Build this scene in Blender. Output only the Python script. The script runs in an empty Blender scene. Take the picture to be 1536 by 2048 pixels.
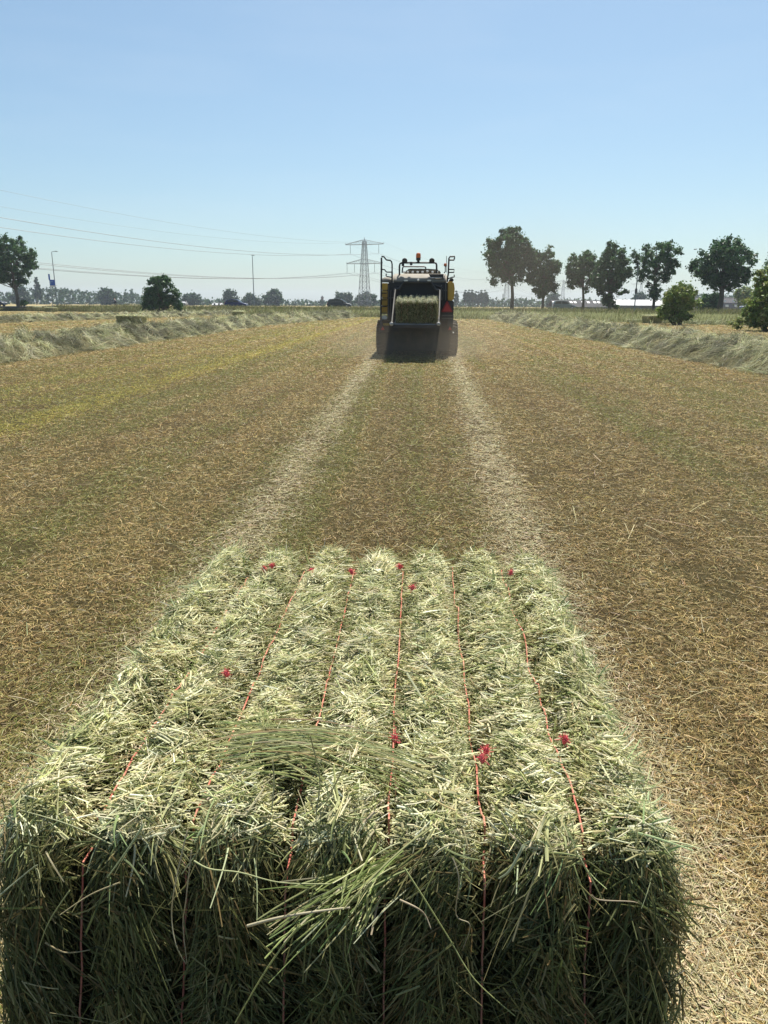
import bpy, math, random
import numpy as np
from mathutils import Vector, Matrix
random.seed(7)
rng = np.random.default_rng(11)
scn = bpy.context.scene
COL = scn.collection
R = math.radians

# ------------------------------------------------------------------ camera model (photo pixels 1536 x 2048)
F_PX, H = 1500.0, 1.6
PITCH = math.atan((1024-608)/F_PX)
ROLL = R(0.33)
YAW = math.atan((838-768)/F_PX*math.cos(PITCH))
cp, sp = math.cos(PITCH), math.sin(PITCH)
Rv = np.array([math.cos(YAW), math.sin(YAW), 0.0])
Fh = np.array([-math.sin(YAW), math.cos(YAW), 0.0])
Zv = np.array([0, 0, 1.0])
Fv = cp*Fh - sp*Zv
Dv = -sp*Fh - cp*Zv
R2 = math.cos(ROLL)*Rv - math.sin(ROLL)*Dv
D2 = math.cos(ROLL)*Dv + math.sin(ROLL)*Rv
CAM = np.array([0, 0, H])

def ray(px, py):
    return Fv + (px-768)/F_PX*R2 + (py-1024)/F_PX*D2
def P(px, py, Y):
    d = ray(px, py); return CAM + d*(Y/d[1])
def G(px, py, z=0.0):
    d = ray(px, py); return CAM + d*((z-H)/d[2])

cam = bpy.data.cameras.new('camera')
cam.sensor_fit = 'VERTICAL'; cam.sensor_height = 36; cam.lens = F_PX/2048*36
cam.clip_start = 0.05; cam.clip_end = 9000
camo = bpy.data.objects.new('camera', cam); COL.objects.link(camo)
M = Matrix(((R2[0], -D2[0], -Fv[0], 0), (R2[1], -D2[1], -Fv[1], 0), (R2[2], -D2[2], -Fv[2], H), (0, 0, 0, 1)))
camo.matrix_world = M
scn.camera = camo

# ------------------------------------------------------------------ helpers
def tag(o, label=None, cat=None, group=None, kind=None):
    if label: o['label'] = label
    if cat: o['category'] = cat
    if group: o['group'] = group
    if kind: o['kind'] = kind
    return o
def empty(name, loc, rz=0.0):
    o = bpy.data.objects.new(name, None); COL.objects.link(o)
    o.location = loc; o.rotation_euler = (0, 0, rz); o.empty_display_size = .2
    return o
def kids(o):
    return [c for c in COL.objects if c.parent == o]
def copy_tree(o, parent=None):
    c = o.copy(); COL.objects.link(c)
    if parent is not None:
        c.parent = parent
    for ch in kids(o):
        copy_tree(ch, c)
    return c
def mesh_np(name, V, Fc, mat, parent=None, col=None, smooth=False):
    V = np.ascontiguousarray(V, dtype=np.float32).reshape(-1, 3)
    Fc = np.ascontiguousarray(Fc, dtype=np.int32)
    k = Fc.shape[1]
    me = bpy.data.meshes.new(name)
    me.vertices.add(len(V)); me.vertices.foreach_set('co', V.ravel())
    me.loops.add(Fc.size); me.loops.foreach_set('vertex_index', Fc.ravel())
    me.polygons.add(len(Fc))
    me.polygons.foreach_set('loop_start', np.arange(0, Fc.size, k, dtype=np.int32))
    me.polygons.foreach_set('use_smooth', np.full(len(Fc), smooth, dtype=bool))
    me.update(calc_edges=True)
    if col is not None:
        a = me.color_attributes.new('Col', 'FLOAT_COLOR', 'POINT')
        c4 = np.ones((len(V), 4), np.float32); c4[:, :3] = col
        a.data.foreach_set('color', c4.ravel())
    me.materials.append(mat)
    o = bpy.data.objects.new(name, me); COL.objects.link(o)
    if parent is not None: o.parent = parent
    return o

class MB:
    """collects boxes, tubes, lathes, prisms; build() links them as one mesh"""
    def __init__(s, off=(0, 0, 0)):
        s.v = []; s.f = []; s.off = np.array(off, float)
    def add(s, V, F):
        n = len(s.v)
        s.v += [tuple(np.array(p, float)-s.off) for p in V]
        s.f += [tuple(i+n for i in f) for f in F]
        return s
    def box(s, x0, x1, y0, y1, z0, z1):
        V = [(x, y, z) for z in (z0, z1) for y in (y0, y1) for x in (x0, x1)]
        return s.add(V, [(0, 2, 3, 1), (4, 5, 7, 6), (0, 1, 5, 4), (2, 6, 7, 3), (0, 4, 6, 2), (1, 3, 7, 5)])
    def tube(s, pts, r, n=6, cap=True):
        pts = [np.array(p, float) for p in pts]
        rs = r if isinstance(r, (list, tuple)) else [r]*len(pts)
        V = []; Fc = []; ref = None
        for i, p in enumerate(pts):
            t = pts[min(i+1, len(pts)-1)]-pts[max(i-1, 0)]
            t = t/(np.linalg.norm(t)+1e-9)
            if ref is None:
                ref = np.cross(t, [0, 0, 1.0])
                if np.linalg.norm(ref) < .1: ref = np.array([1.0, 0, 0])
            ref = ref-t*np.dot(ref, t); ref /= np.linalg.norm(ref)+1e-9
            b = np.cross(t, ref)
            for k in range(n):
                a = 2*math.pi*k/n
                V.append(p+rs[i]*(math.cos(a)*ref+math.sin(a)*b))
        for i in range(len(pts)-1):
            for k in range(n):
                Fc.append((i*n+k, i*n+(k+1) % n, (i+1)*n+(k+1) % n, (i+1)*n+k))
        if cap:
            Fc.append(tuple(range(n))[::-1]); Fc.append(tuple(range((len(pts)-1)*n, len(pts)*n)))
        return s.add(V, Fc)
    def lathe(s, c, axis, prof, n=20):
        """prof: list of (radius, position along axis)"""
        c = np.array(c, float); ax = np.array(axis, float); ax /= np.linalg.norm(ax)
        u = np.cross(ax, [0, 0, 1.0])
        if np.linalg.norm(u) < .1: u = np.array([1.0, 0, 0])
        u /= np.linalg.norm(u); w = np.cross(ax, u)
        V = []; Fc = []
        for (r, h) in prof:
            for k in range(n):
                a = 2*math.pi*k/n
                V.append(c+ax*h+r*(math.cos(a)*u+math.sin(a)*w))
        for i in range(len(prof)-1):
            for k in range(n):
                Fc.append((i*n+k, i*n+(k+1) % n, (i+1)*n+(k+1) % n, (i+1)*n+k))
        Fc.append(tuple(range(n))[::-1]); Fc.append(tuple(range((len(prof)-1)*n, len(prof)*n)))
        return s.add(V, Fc)
    def prism(s, outline, ext):
        """outline: list of 3-D points, ext: extrusion vector"""
        n = len(outline); e = np.array(ext, float)
        V = [np.array(p, float) for p in outline]+[np.array(p, float)+e for p in outline]
        Fc = [tuple(range(n))[::-1], tuple(range(n, 2*n))]
        Fc += [(i, (i+1) % n, n+(i+1) % n, n+i) for i in range(n)]
        return s.add(V, Fc)
    def build(s, name, mat, parent=None, smooth=False, bevel=0):
        me = bpy.data.meshes.new(name)
        me.from_pydata([tuple(p) for p in s.v], [], s.f); me.update()
        import bmesh
        bm = bmesh.new(); bm.from_mesh(me); bmesh.ops.recalc_face_normals(bm, faces=bm.faces)
        if bevel:
            bmesh.ops.bevel(bm, geom=[e for e in bm.edges if len(e.link_faces) == 2 and e.calc_face_angle(0) > .6],
                            offset=bevel, segments=2, affect='EDGES', clamp_overlap=True)
        bm.to_mesh(me); bm.free()
        if smooth:
            me.polygons.foreach_set('use_smooth', [True]*len(me.polygons))
            try: me.set_sharp_from_angle(angle=R(40))
            except Exception: pass
        me.materials.append(mat)
        o = bpy.data.objects.new(name, me); COL.objects.link(o)
        if parent is not None: o.parent = parent
        return o

TAB = rng.random((256, 256))
def vn(x, y, s=0):
    x = np.asarray(x, float)+s*17.3; y = np.asarray(y, float)+s*31.7
    xi = np.floor(x).astype(int); yi = np.floor(y).astype(int)
    fx = x-xi; fy = y-yi
    fx = fx*fx*(3-2*fx); fy = fy*fy*(3-2*fy)
    g = lambda a, b: TAB[a & 255, b & 255]
    return (g(xi, yi)*(1-fx)+g(xi+1, yi)*fx)*(1-fy)+(g(xi, yi+1)*(1-fx)+g(xi+1, yi+1)*fx)*fy
def fbm(x, y, s=0, o=3):
    t = 0; a = .5; n = 0
    for k in range(o):
        t = t+a*vn(np.asarray(x)*2**k, np.asarray(y)*2**k, s+k*3); n += a; a *= .5
    return t/n
def nrm(a):
    return a/(np.linalg.norm(a, axis=-1, keepdims=True)+1e-9)
def sstep(a, b, x):
    t = np.clip((np.asarray(x, float)-a)/(b-a), 0, 1); return t*t*(3-2*t)

def ribbons(Pb, D, L, W, U, B, segs=2, fold=0.0, tip=.35, taper0=1.0):
    """N curved ribbons.  Pb base, D direction, L length, W width, U normal hint, B bend vector (x length)"""
    N = len(Pb); ts = np.linspace(0, 1, segs+1)
    L = np.asarray(L)[:, None]; W = np.asarray(W)[:, None]
    rows = []
    for t in ts:
        C = Pb+D*L*t+B*L*t*t
        T = nrm(D+2*B*t)
        S = nrm(np.cross(T, U))
        w = W*.5*(taper0+(tip-taper0)*t**1.5)
        if fold:
            Nn = np.cross(S, T)
            rows.append(np.stack([C-S*w, C+Nn*w*fold*2, C+S*w], 1))
        else:
            rows.append(np.stack([C-S*w, C+S*w], 1))
    k = 3 if fold else 2
    V = np.stack(rows, 1).reshape(N, (segs+1)*k, 3)
    f = []
    for i in range(segs):
        for j in range(k-1):
            a = i*k+j
            f.append((a, a+1, a+k+1, a+k))
    f = np.array(f)
    Fc = (f[None]+(np.arange(N)*(segs+1)*k)[:, None, None]).reshape(-1, 4)
    return V.reshape(-1, 3), Fc, (segs+1)*k
def pick(N, cols, probs):
    cols = np.array(cols); i = rng.choice(len(cols), N, p=np.array(probs)/np.sum(probs))
    return cols[i]
def jit(c, s=.25, hue=.06):
    N = len(c)
    return np.clip(c*(1+rng.normal(0, s, (N, 1)))*(1+rng.normal(0, hue, (N, 3))), .004, .95)
def merge(parts):
    V = []; Fc = []; C = []; n = 0
    for v, f, c in parts:
        V.append(v); Fc.append(f+n); C.append(c); n += len(v)
    return np.concatenate(V), np.concatenate(Fc), np.concatenate(C)

# ------------------------------------------------------------------ materials
def new_mat(name):
    m = bpy.data.materials.new(name); m.use_nodes = True
    nt = m.node_tree; nt.nodes.clear()
    out = nt.nodes.new('ShaderNodeOutputMaterial')
    return m, nt, out
def N_(nt, t, **kw):
    n = nt.nodes.new(t)
    for k, v in kw.items():
        if hasattr(n, k): setattr(n, k, v)
        else: n.inputs[k].default_value = v
    return n
def veg(name, trans=.3, rough=.55, spec=.3):
    m, nt, out = new_mat(name)
    a = N_(nt, 'ShaderNodeAttribute', attribute_name='Col')
    geo = N_(nt, 'ShaderNodeNewGeometry')
    nz = N_(nt, 'ShaderNodeTexNoise'); nz.inputs['Scale'].default_value = 40
    tc = N_(nt, 'ShaderNodeTexCoord'); nt.links.new(tc.outputs['Object'], nz.inputs['Vector'])
    mr = N_(nt, 'ShaderNodeMapRange'); mr.inputs['To Min'].default_value = .8; mr.inputs['To Max'].default_value = 1.2
    nt.links.new(nz.outputs['Fac'], mr.inputs['Value'])
    mx = N_(nt, 'ShaderNodeVectorMath', operation='SCALE')
    nt.links.new(a.outputs['Color'], mx.inputs[0]); nt.links.new(mr.outputs['Result'], mx.inputs['Scale'])
    pr = N_(nt, 'ShaderNodeBsdfPrincipled'); pr.inputs['Roughness'].default_value = rough
    pr.inputs['Specular IOR Level'].default_value = spec
    nt.links.new(mx.outputs[0], pr.inputs['Base Color'])
    tr = N_(nt, 'ShaderNodeBsdfTranslucent'); nt.links.new(mx.outputs[0], tr.inputs['Color'])
    ms = N_(nt, 'ShaderNodeMixShader'); ms.inputs[0].default_value = trans
    nt.links.new(pr.outputs[0], ms.inputs[1]); nt.links.new(tr.outputs[0], ms.inputs[2])
    nt.links.new(ms.outputs[0], out.inputs['Surface'])
    return m
def paint(name, col, rough=.5, metal=0.0, dirt=(.25, .2, .13), amount=.35, scale=3.0, spec=.5):
    m, nt, out = new_mat(name)
    tc = N_(nt, 'ShaderNodeTexCoord')
    nz = N_(nt, 'ShaderNodeTexNoise'); nz.inputs['Scale'].default_value = scale; nz.inputs['Detail'].default_value = 8
    nt.links.new(tc.outputs['Object'], nz.inputs['Vector'])
    mr = N_(nt, 'ShaderNodeMapRange'); mr.inputs['From Min'].default_value = .35; mr.inputs['From Max'].default_value = .75
    mr.inputs['To Max'].default_value = amount
    nt.links.new(nz.outputs['Fac'], mr.inputs['Value'])
    mx = N_(nt, 'ShaderNodeMix', data_type='RGBA')
    mx.inputs['A'].default_value = (*col, 1); mx.inputs['B'].default_value = (*dirt, 1)
    nt.links.new(mr.outputs['Result'], mx.inputs['Factor'])
    pr = N_(nt, 'ShaderNodeBsdfPrincipled'); pr.inputs['Metallic'].default_value = metal
    pr.inputs['Specular IOR Level'].default_value = spec
    nt.links.new(mx.outputs['Result'], pr.inputs['Base Color'])
    mr2 = N_(nt, 'ShaderNodeMapRange'); mr2.inputs['To Min'].default_value = rough; mr2.inputs['To Max'].default_value = min(1, rough+.3)
    nt.links.new(nz.outputs['Fac'], mr2.inputs['Value']); nt.links.new(mr2.outputs['Result'], pr.inputs['Roughness'])
    nt.links.new(pr.outputs[0], out.inputs['Surface'])
    return m
def ramp(nt, pts):
    r = nt.nodes.new('ShaderNodeValToRGB'); e = r.color_ramp.elements
    while len(e) < len(pts): e.new(.5)
    for el, (p, c) in zip(e, pts):
        el.position = p; el.color = (*c, 1)
    return r

M_hay = veg('fresh_hay', .3, .6, .25)
M_grass = veg('grass_blades', .3, .6, .25)
M_leaf = veg('leaves', .3, .5, .3)
M_bark = paint('bark', (.09, .07, .05), .85, 0, (.16, .14, .10), .7, 2)
M_black = paint('black_paint', (.018, .018, .02), .45, 0, (.16, .13, .09), .25, 2.5)
M_dark = paint('dark_grey_paint', (.035, .036, .04), .5, 0, (.17, .14, .10), .35, 2)
M_yellow = paint('yellow_paint', (.62, .36, .04), .4, 0, (.35, .26, .13), .5, 2)
M_cream = paint('dusty_cream_paint', (.23, .205, .16), .6, 0, (.22, .18, .12), .7, 3)
M_steel = paint('bare_steel', (.42, .42, .42), .35, .8, (.3, .25, .18), .4, 5)
M_rubber = paint('rubber', (.022, .021, .02), .8, 0, (.18, .15, .1), .6, 4)
M_rim = paint('wheel_rim', (.45, .42, .36), .45, .2, (.22, .18, .12), .6, 4)
M_orange = paint('orange_lens', (.75, .16, .02), .2, 0, (.5, .2, .06), .2, 4)
M_red = paint('red_reflector', (.55, .03, .03), .35, 0, (.4, .1, .07), .3, 4)
M_red2 = paint('dark_red_border', (.32, .02, .02), .45, 0, (.3, .1, .07), .3, 4)
M_white = paint('white_plastic', (.75, .75, .73), .45, 0, (.5, .46, .38), .3, 5)
M_plate = paint('yellow_plate', (.5, .36, .03), .4, 0, (.3, .24, .12), .6, 4)
M_galv = paint('galvanised_steel', (.26, .28, .29), .5, .4, (.2, .2, .19), .4, .5)
M_wire = paint('wire_aluminium', (.22, .24, .26), .5, .3, (.2, .2, .2), .2, .5)
M_ins = paint('glass_insulator', (.16, .2, .2), .35, 0, (.2, .2, .2), .2, 2)
M_twine = paint('red_twine', (.50, .13, .09), .8, 0, (.58, .33, .22), .9, 18)
M_knot = paint('red_twine_frayed', (.62, .07, .09), .75, 0, (.7, .22, .2), .6, 60)
M_glass = paint('car_glass', (.02, .025, .03), .06, 0, (.03, .03, .03), .1, 2, .8)
M_asph = paint('asphalt', (.06, .06, .062), .8, 0, (.11, .10, .09), .7, .6)
M_blue_sign = paint('blue_sign_face', (.02, .09, .42), .4, 0, (.05, .12, .4), .3, 3)

def ground_mat():
    m, nt, out = new_mat('stubble_ground')
    L = nt.links.new
    tc = N_(nt, 'ShaderNodeTexCoord')
    sx = N_(nt, 'ShaderNodeSeparateXYZ'); L(tc.outputs['Object'], sx.inputs[0])
    n1 = N_(nt, 'ShaderNodeTexNoise'); n1.inputs['Scale'].default_value = .5; n1.inputs['Detail'].default_value = 6
    L(tc.outputs['Object'], n1.inputs['Vector'])
    n2 = N_(nt, 'ShaderNodeTexNoise'); n2.inputs['Scale'].default_value = 28; n2.inputs['Detail'].default_value = 8; n2.inputs['Roughness'].default_value = .8
    L(tc.outputs['Object'], n2.inputs['Vector'])
    mp = N_(nt, 'ShaderNodeMapping'); mp.inputs['Scale'].default_value = (1.1, .05, 1); L(tc.outputs['Object'], mp.inputs['Vector'])
    n3 = N_(nt, 'ShaderNodeTexNoise'); n3.inputs['Scale'].default_value = 1; n3.inputs['Detail'].default_value = 4; L(mp.outputs[0], n3.inputs['Vector'])
    r1 = ramp(nt, [(.34, (.035, .024, .011)), (.46, (.13, .09, .038)), (.58, (.25, .18, .078)), (.74, (.42, .34, .17))])
    L(n2.outputs['Fac'], r1.inputs[0])
    r2 = ramp(nt, [(.42, (0, 0, 0)), (.62, (1, 1, 1))])
    ad = N_(nt, 'ShaderNodeMath', operation='ADD'); L(n1.outputs['Fac'], ad.inputs[0]); L(n3.outputs['Fac'], ad.inputs[1])
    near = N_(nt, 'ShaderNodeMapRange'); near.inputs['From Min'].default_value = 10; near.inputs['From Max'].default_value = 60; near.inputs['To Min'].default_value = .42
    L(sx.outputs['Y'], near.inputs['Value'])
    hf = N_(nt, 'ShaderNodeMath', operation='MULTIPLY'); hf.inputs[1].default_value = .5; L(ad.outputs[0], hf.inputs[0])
    L(hf.outputs[0], r2.inputs[0])
    green = N_(nt, 'ShaderNodeMix', data_type='RGBA', blend_type='MIX'); green.inputs['B'].default_value = (.17, .175, .05, 1)
    fm = N_(nt, 'ShaderNodeMath', operation='MULTIPLY'); fm.inputs[1].default_value = .55; L(r2.outputs[0], fm.inputs[0])
    L(fm.outputs[0], green.inputs['Factor']); L(r1.outputs[0], green.inputs['A'])
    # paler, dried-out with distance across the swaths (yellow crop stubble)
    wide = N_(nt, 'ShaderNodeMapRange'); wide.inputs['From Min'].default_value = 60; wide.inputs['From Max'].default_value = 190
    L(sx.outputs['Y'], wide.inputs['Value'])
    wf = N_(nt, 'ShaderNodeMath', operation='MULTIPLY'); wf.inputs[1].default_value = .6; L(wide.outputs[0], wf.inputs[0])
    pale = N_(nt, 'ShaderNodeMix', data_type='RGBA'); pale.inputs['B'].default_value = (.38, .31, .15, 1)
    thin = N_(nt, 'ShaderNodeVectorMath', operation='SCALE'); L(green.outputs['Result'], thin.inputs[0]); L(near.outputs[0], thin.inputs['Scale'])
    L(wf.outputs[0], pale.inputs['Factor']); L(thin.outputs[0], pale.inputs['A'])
    pr = N_(nt, 'ShaderNodeBsdfPrincipled'); pr.inputs['Roughness'].default_value = .95; pr.inputs['Specular IOR Level'].default_value = .1
    L(pale.outputs['Result'], pr.inputs['Base Color'])
    bp = N_(nt, 'ShaderNodeBump'); bp.inputs['Strength'].default_value = .8; bp.inputs['Distance'].default_value = .05
    L(n2.outputs['Fac'], bp.inputs['Height']); L(bp.outputs[0], pr.inputs['Normal'])
    L(pr.outputs[0], out.inputs['Surface'])
    return m
M_ground = ground_mat()
def earth_mat(name, a, b, scale):
    m, nt, out = new_mat(name); L = nt.links.new
    tc = N_(nt, 'ShaderNodeTexCoord')
    n2 = N_(nt, 'ShaderNodeTexNoise'); n2.inputs['Scale'].default_value = scale; n2.inputs['Detail'].default_value = 8; n2.inputs['Roughness'].default_value = .7
    L(tc.outputs['Object'], n2.inputs['Vector'])
    r1 = ramp(nt, [(.3, a), (.7, b)]); L(n2.outputs['Fac'], r1.inputs[0])
    pr = N_(nt, 'ShaderNodeBsdfPrincipled'); pr.inputs['Roughness'].default_value = .95; pr.inputs['Specular IOR Level'].default_value = .1
    L(r1.outputs[0], pr.inputs['Base Color'])
    bp = N_(nt, 'ShaderNodeBump'); bp.inputs['Strength'].default_value = .9; bp.inputs['Distance'].default_value = .05
    L(n2.outputs['Fac'], bp.inputs['Height']); L(bp.outputs[0], pr.inputs['Normal'])
    L(pr.outputs[0], out.inputs['Surface'])
    return m
M_core = earth_mat('packed_hay', (.035, .038, .015), (.12, .12, .05), 45)
M_mound = earth_mat('raked_hay', (.05, .046, .022), (.20, .18, .09), 9)
M_bank = earth_mat('bank_turf', (.06, .075, .025), (.16, .16, .06), 2)

# ------------------------------------------------------------------ light and air
SUN_EL, SUN_AZ = R(60), R(14)
S = Vector((math.sin(SUN_AZ)*math.cos(SUN_EL), math.cos(SUN_AZ)*math.cos(SUN_EL), math.sin(SUN_EL)))
sl = bpy.data.lights.new('sun', 'SUN'); sl.energy = 5.0; sl.angle = R(.5); sl.color = (1, .95, .86)
so = bpy.data.objects.new('sun', sl); COL.objects.link(so)
so.rotation_euler = S.to_track_quat('Z', 'Y').to_euler(); so.location = (0, 0, 60)
w = bpy.data.worlds.new('World'); scn.world = w; w.use_nodes = True
nt = w.node_tree; nt.nodes.clear()
sky = nt.nodes.new('ShaderNodeTexSky'); sky.sky_type = 'NISHITA'; sky.sun_disc = False
sky.sun_elevation = SUN_EL; sky.sun_rotation = SUN_AZ
sky.air_density = 1.0; sky.dust_density = 1.0; sky.ozone_density = 3.0
bg = nt.nodes.new('ShaderNodeBackground'); bg.inputs[1].default_value = .09
wo = nt.nodes.new('ShaderNodeOutputWorld')
gm = nt.nodes.new('ShaderNodeGamma'); gm.inputs[1].default_value = .85; nt.links.new(sky.outputs[0], gm.inputs[0])
tn = nt.nodes.new('ShaderNodeMix'); tn.data_type = 'RGBA'; tn.blend_type = 'MULTIPLY'; tn.inputs['Factor'].default_value = 1
tn.inputs['B'].default_value = (.95, 1.085, 1.09, 1); nt.links.new(gm.outputs[0], tn.inputs['A'])
wtc = nt.nodes.new('ShaderNodeTexCoord'); wmp = nt.nodes.new('ShaderNodeMapping'); wmp.inputs['Scale'].default_value = (2.2, 2.2, 13)
wn = nt.nodes.new('ShaderNodeTexNoise'); wn.inputs['Scale'].default_value = 1.6; wn.inputs['Detail'].default_value = 7; wn.inputs['Roughness'].default_value = .55
wr = nt.nodes.new('ShaderNodeMapRange'); wr.inputs['From Min'].default_value = .48; wr.inputs['From Max'].default_value = .78; wr.inputs['To Max'].default_value = .09
nt.links.new(wtc.outputs['Generated'], wmp.inputs['Vector']); nt.links.new(wmp.outputs[0], wn.inputs['Vector']); nt.links.new(wn.outputs['Fac'], wr.inputs['Value'])
wc = nt.nodes.new('ShaderNodeMix'); wc.data_type = 'RGBA'; wc.inputs['B'].default_value = (5.4, 6.0, 6.6, 1)
nt.links.new(wr.outputs[0], wc.inputs['Factor']); nt.links.new(tn.outputs['Result'], wc.inputs['A'])
nt.links.new(wc.outputs['Result'], bg.inputs[0]); nt.links.new(bg.outputs[0], wo.inputs[0])
scn.view_settings.view_transform = 'Standard'; scn.view_settings.look = 'None'
scn.view_settings.exposure = .75; scn.view_settings.gamma = 1

def volume_obj(name, box, dens, col, aniso, label, noise=None):
    m, nt, out = new_mat(name+'_air')
    pv = N_(nt, 'ShaderNodeVolumePrincipled'); pv.inputs['Color'].default_value = (*col, 1)
    pv.inputs['Density'].default_value = dens; pv.inputs['Anisotropy'].default_value = aniso
    nt.links.new(pv.outputs[0], out.inputs['Volume'])
    mb = MB(); mb.box(*box); o = mb.build(name, m)
    tag(o, label, 'haze' if name == 'haze' else 'dust', None, 'stuff')
    return o, m, nt, pv
HAZE = 0.00024
volume_obj('haze', (-2600, 2600, -300, 3200, -2.2, 48), HAZE, (.80, .88, 1.0), .3, 'thin summer haze lying over the whole flat farmland')
def dust(name, c, rad, dens, label):
    o, m, nt, pv = volume_obj(name, (-rad[0], rad[0], -rad[1], rad[1], -rad[2], rad[2]), dens, (.64, .55, .42), .2, label)
    o.location = c
    L = nt.links.new
    tc = N_(nt, 'ShaderNodeTexCoord')
    dv = N_(nt, 'ShaderNodeVectorMath', operation='DIVIDE'); dv.inputs[1].default_value = rad; L(tc.outputs['Object'], dv.inputs[0])
    ln = N_(nt, 'ShaderNodeVectorMath', operation='LENGTH'); L(dv.outputs[0], ln.inputs[0])
    mr = N_(nt, 'ShaderNodeMapRange', interpolation_type='SMOOTHSTEP'); mr.inputs['From Min'].default_value = 1; mr.inputs['From Max'].default_value = .1
    L(ln.outputs['Value'], mr.inputs['Value'])
    nz = N_(nt, 'ShaderNodeTexNoise'); nz.inputs['Scale'].default_value = .45; nz.inputs['Detail'].default_value = 3
    L(tc.outputs['Object'], nz.inputs['Vector'])
    m2 = N_(nt, 'ShaderNodeMapRange'); m2.inputs['From Min'].default_value = .3; m2.inputs['From Max'].default_value = .7
    m2.inputs['To Min'].default_value = .45; m2.inputs['To Max'].default_value = 1.4
    L(nz.outputs['Fac'], m2.inputs['Value'])
    mu = N_(nt, 'ShaderNodeMath', operation='MULTIPLY'); L(mr.outputs[0], mu.inputs[0]); L(m2.outputs[0], mu.inputs[1])
    md = N_(nt, 'ShaderNodeMath', operation='MULTIPLY'); md.inputs[1].default_value = dens; L(mu.outputs[0], md.inputs[0])
    L(md.outputs[0], pv.inputs['Density'])
    return o
dust('dust_cloud', (-.1, 23.6, .3), (3.8, 3.2, 1.4), .15, 'brown dust hanging low behind the baler wheels')
dust('dust_cloud', (6.0, 48, 3.6), (8.0, 17, 5.4), .0058, 'faint dust plume drifting to the right beyond the baler')

# ------------------------------------------------------------------ terrain
def edge_y(x):
    """world Y where the mown field ends and the grass bank starts"""
    return np.interp(x, [-400, -90, -45, -20, 0, 14, 24, 34, 46, 70, 300], [150, 148, 126, 104, 92, 82, 70, 60, 50, 46, 44])
ROAD0, ROAD1, BANKH = 143.0, 150.0, .72
def land_z(x, y):
    e = edge_y(x)
    up = sstep(0, 1, np.clip((y-e)/np.minimum(12, np.maximum(135-e, 4)), 0, 1))
    dn = 1-sstep(160, 185, y)
    return BANKH*up*dn
fl = MB(); fl.add([(-3000, -250, 0), (3000, -250, 0), (3000, 3100, 0), (-3000, 3100, 0)], [(0, 1, 2, 3)])
fl = MB(); fl.add([(-2500, -250, 0), (2500, -250, 0), (2500, 3100, 0), (-2500, 3100, 0)], [(0, 1, 2, 3)])
tag(fl.build('field', M_ground), 'mown hay field of brown and straw coloured stubble', 'ground', None, 'structure')
xs = np.concatenate([np.linspace(-420, -120, 16)[:-1], np.linspace(-120, 120, 121), np.linspace(120, 420, 16)[1:]])
V = []; Fc = []
NB = 34
for x in xs:
    e = float(edge_y(x))
    for k in range(NB):
        t = k/(NB-1); y = e-.2+(190-e)*t**1.5
        z = float(land_z(x, y))+.004
        if not ROAD0-2 < y < ROAD1+2: z += .10*float(fbm(x*.4, y*.4, 2))*float(land_z(x, y)/BANKH)
        if ROAD0-.6 < y < ROAD1+.6: z -= .05
        V.append((x, y, z))
for i in range(len(xs)-1):
    for k in range(NB-1):
        a = i*NB+k; Fc.append((a, a+NB, a+NB+1, a+1))
tag(mesh_np('grass_bank', np.array(V), np.array(Fc), M_bank, smooth=True), 'low grassy road bank along the far edge of the field', 'bank', None, 'structure')
rd = MB(); rd.box(-430, 430, ROAD0, ROAD1, BANKH-.3, BANKH+.06)
road = tag(rd.build('road', M_asph), 'raised grey country road running across behind the field', 'road', None, 'structure')
mk = MB()
for i in range(-70, 70):
    mk.box(i*6.0, i*6.0+3, 146.45, 146.57, BANKH+.055, BANKH+.066)
for yy in (ROAD0+.35, ROAD1-.35):
    mk.box(-428, 428, yy-.06, yy+.06, BANKH+.055, BANKH+.066)
mk.build('road_marking', M_white, road)

# ------------------------------------------------------------------ stubble and litter of the field
def zone(x, y):
    """green share, straw share, yellow share at a spot of the field"""
    tl = np.exp(-((x-np.interp(y, [4, 25], [-1.18, -1.45]))/.23)**2)
    tr = np.exp(-((x-np.interp(y, [4, 25], [.72, 1.15]))/.23)**2)
    straw = np.clip(tl*.95+tr*1.1, 0, 1)*(y < 60)
    n = fbm(x*1.1, y*.10, 5); n2 = fbm(x*2.6, y*1.3, 9)
    streak = fbm(x*2.4, y*.035, 14)
    leftband = sstep(-4.4, -5.6, x)*(1-sstep(-8.2, -9.0, -(-x)))*sstep(-9.3, -8.2, x)
    g = np.clip((n-.45)*2.2+(n2-.5)*1.5+(streak-.5)*2.4+.16+.4*leftband+.2*np.exp(-((x+.3)/.45)**2)-.5*straw, 0, 1)
    yel = np.exp(-((x+5.35)/.30)**2)*1.1+.28*leftband
    return g, straw, np.clip(yel, 0, 1)
BROWN = [(.29, .20, .07), (.42, .305, .118), (.12, .083, .031), (.54, .42, .19)]
STRAW = [(.56, .48, .28), (.68, .60, .39), (.46, .39, .21)]
GREEN = [(.19, .205, .05), (.27, .26, .07), (.145, .16, .04), (.34, .305, .10)]
YELL = [(.48, .39, .09), (.38, .35, .08)]
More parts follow.
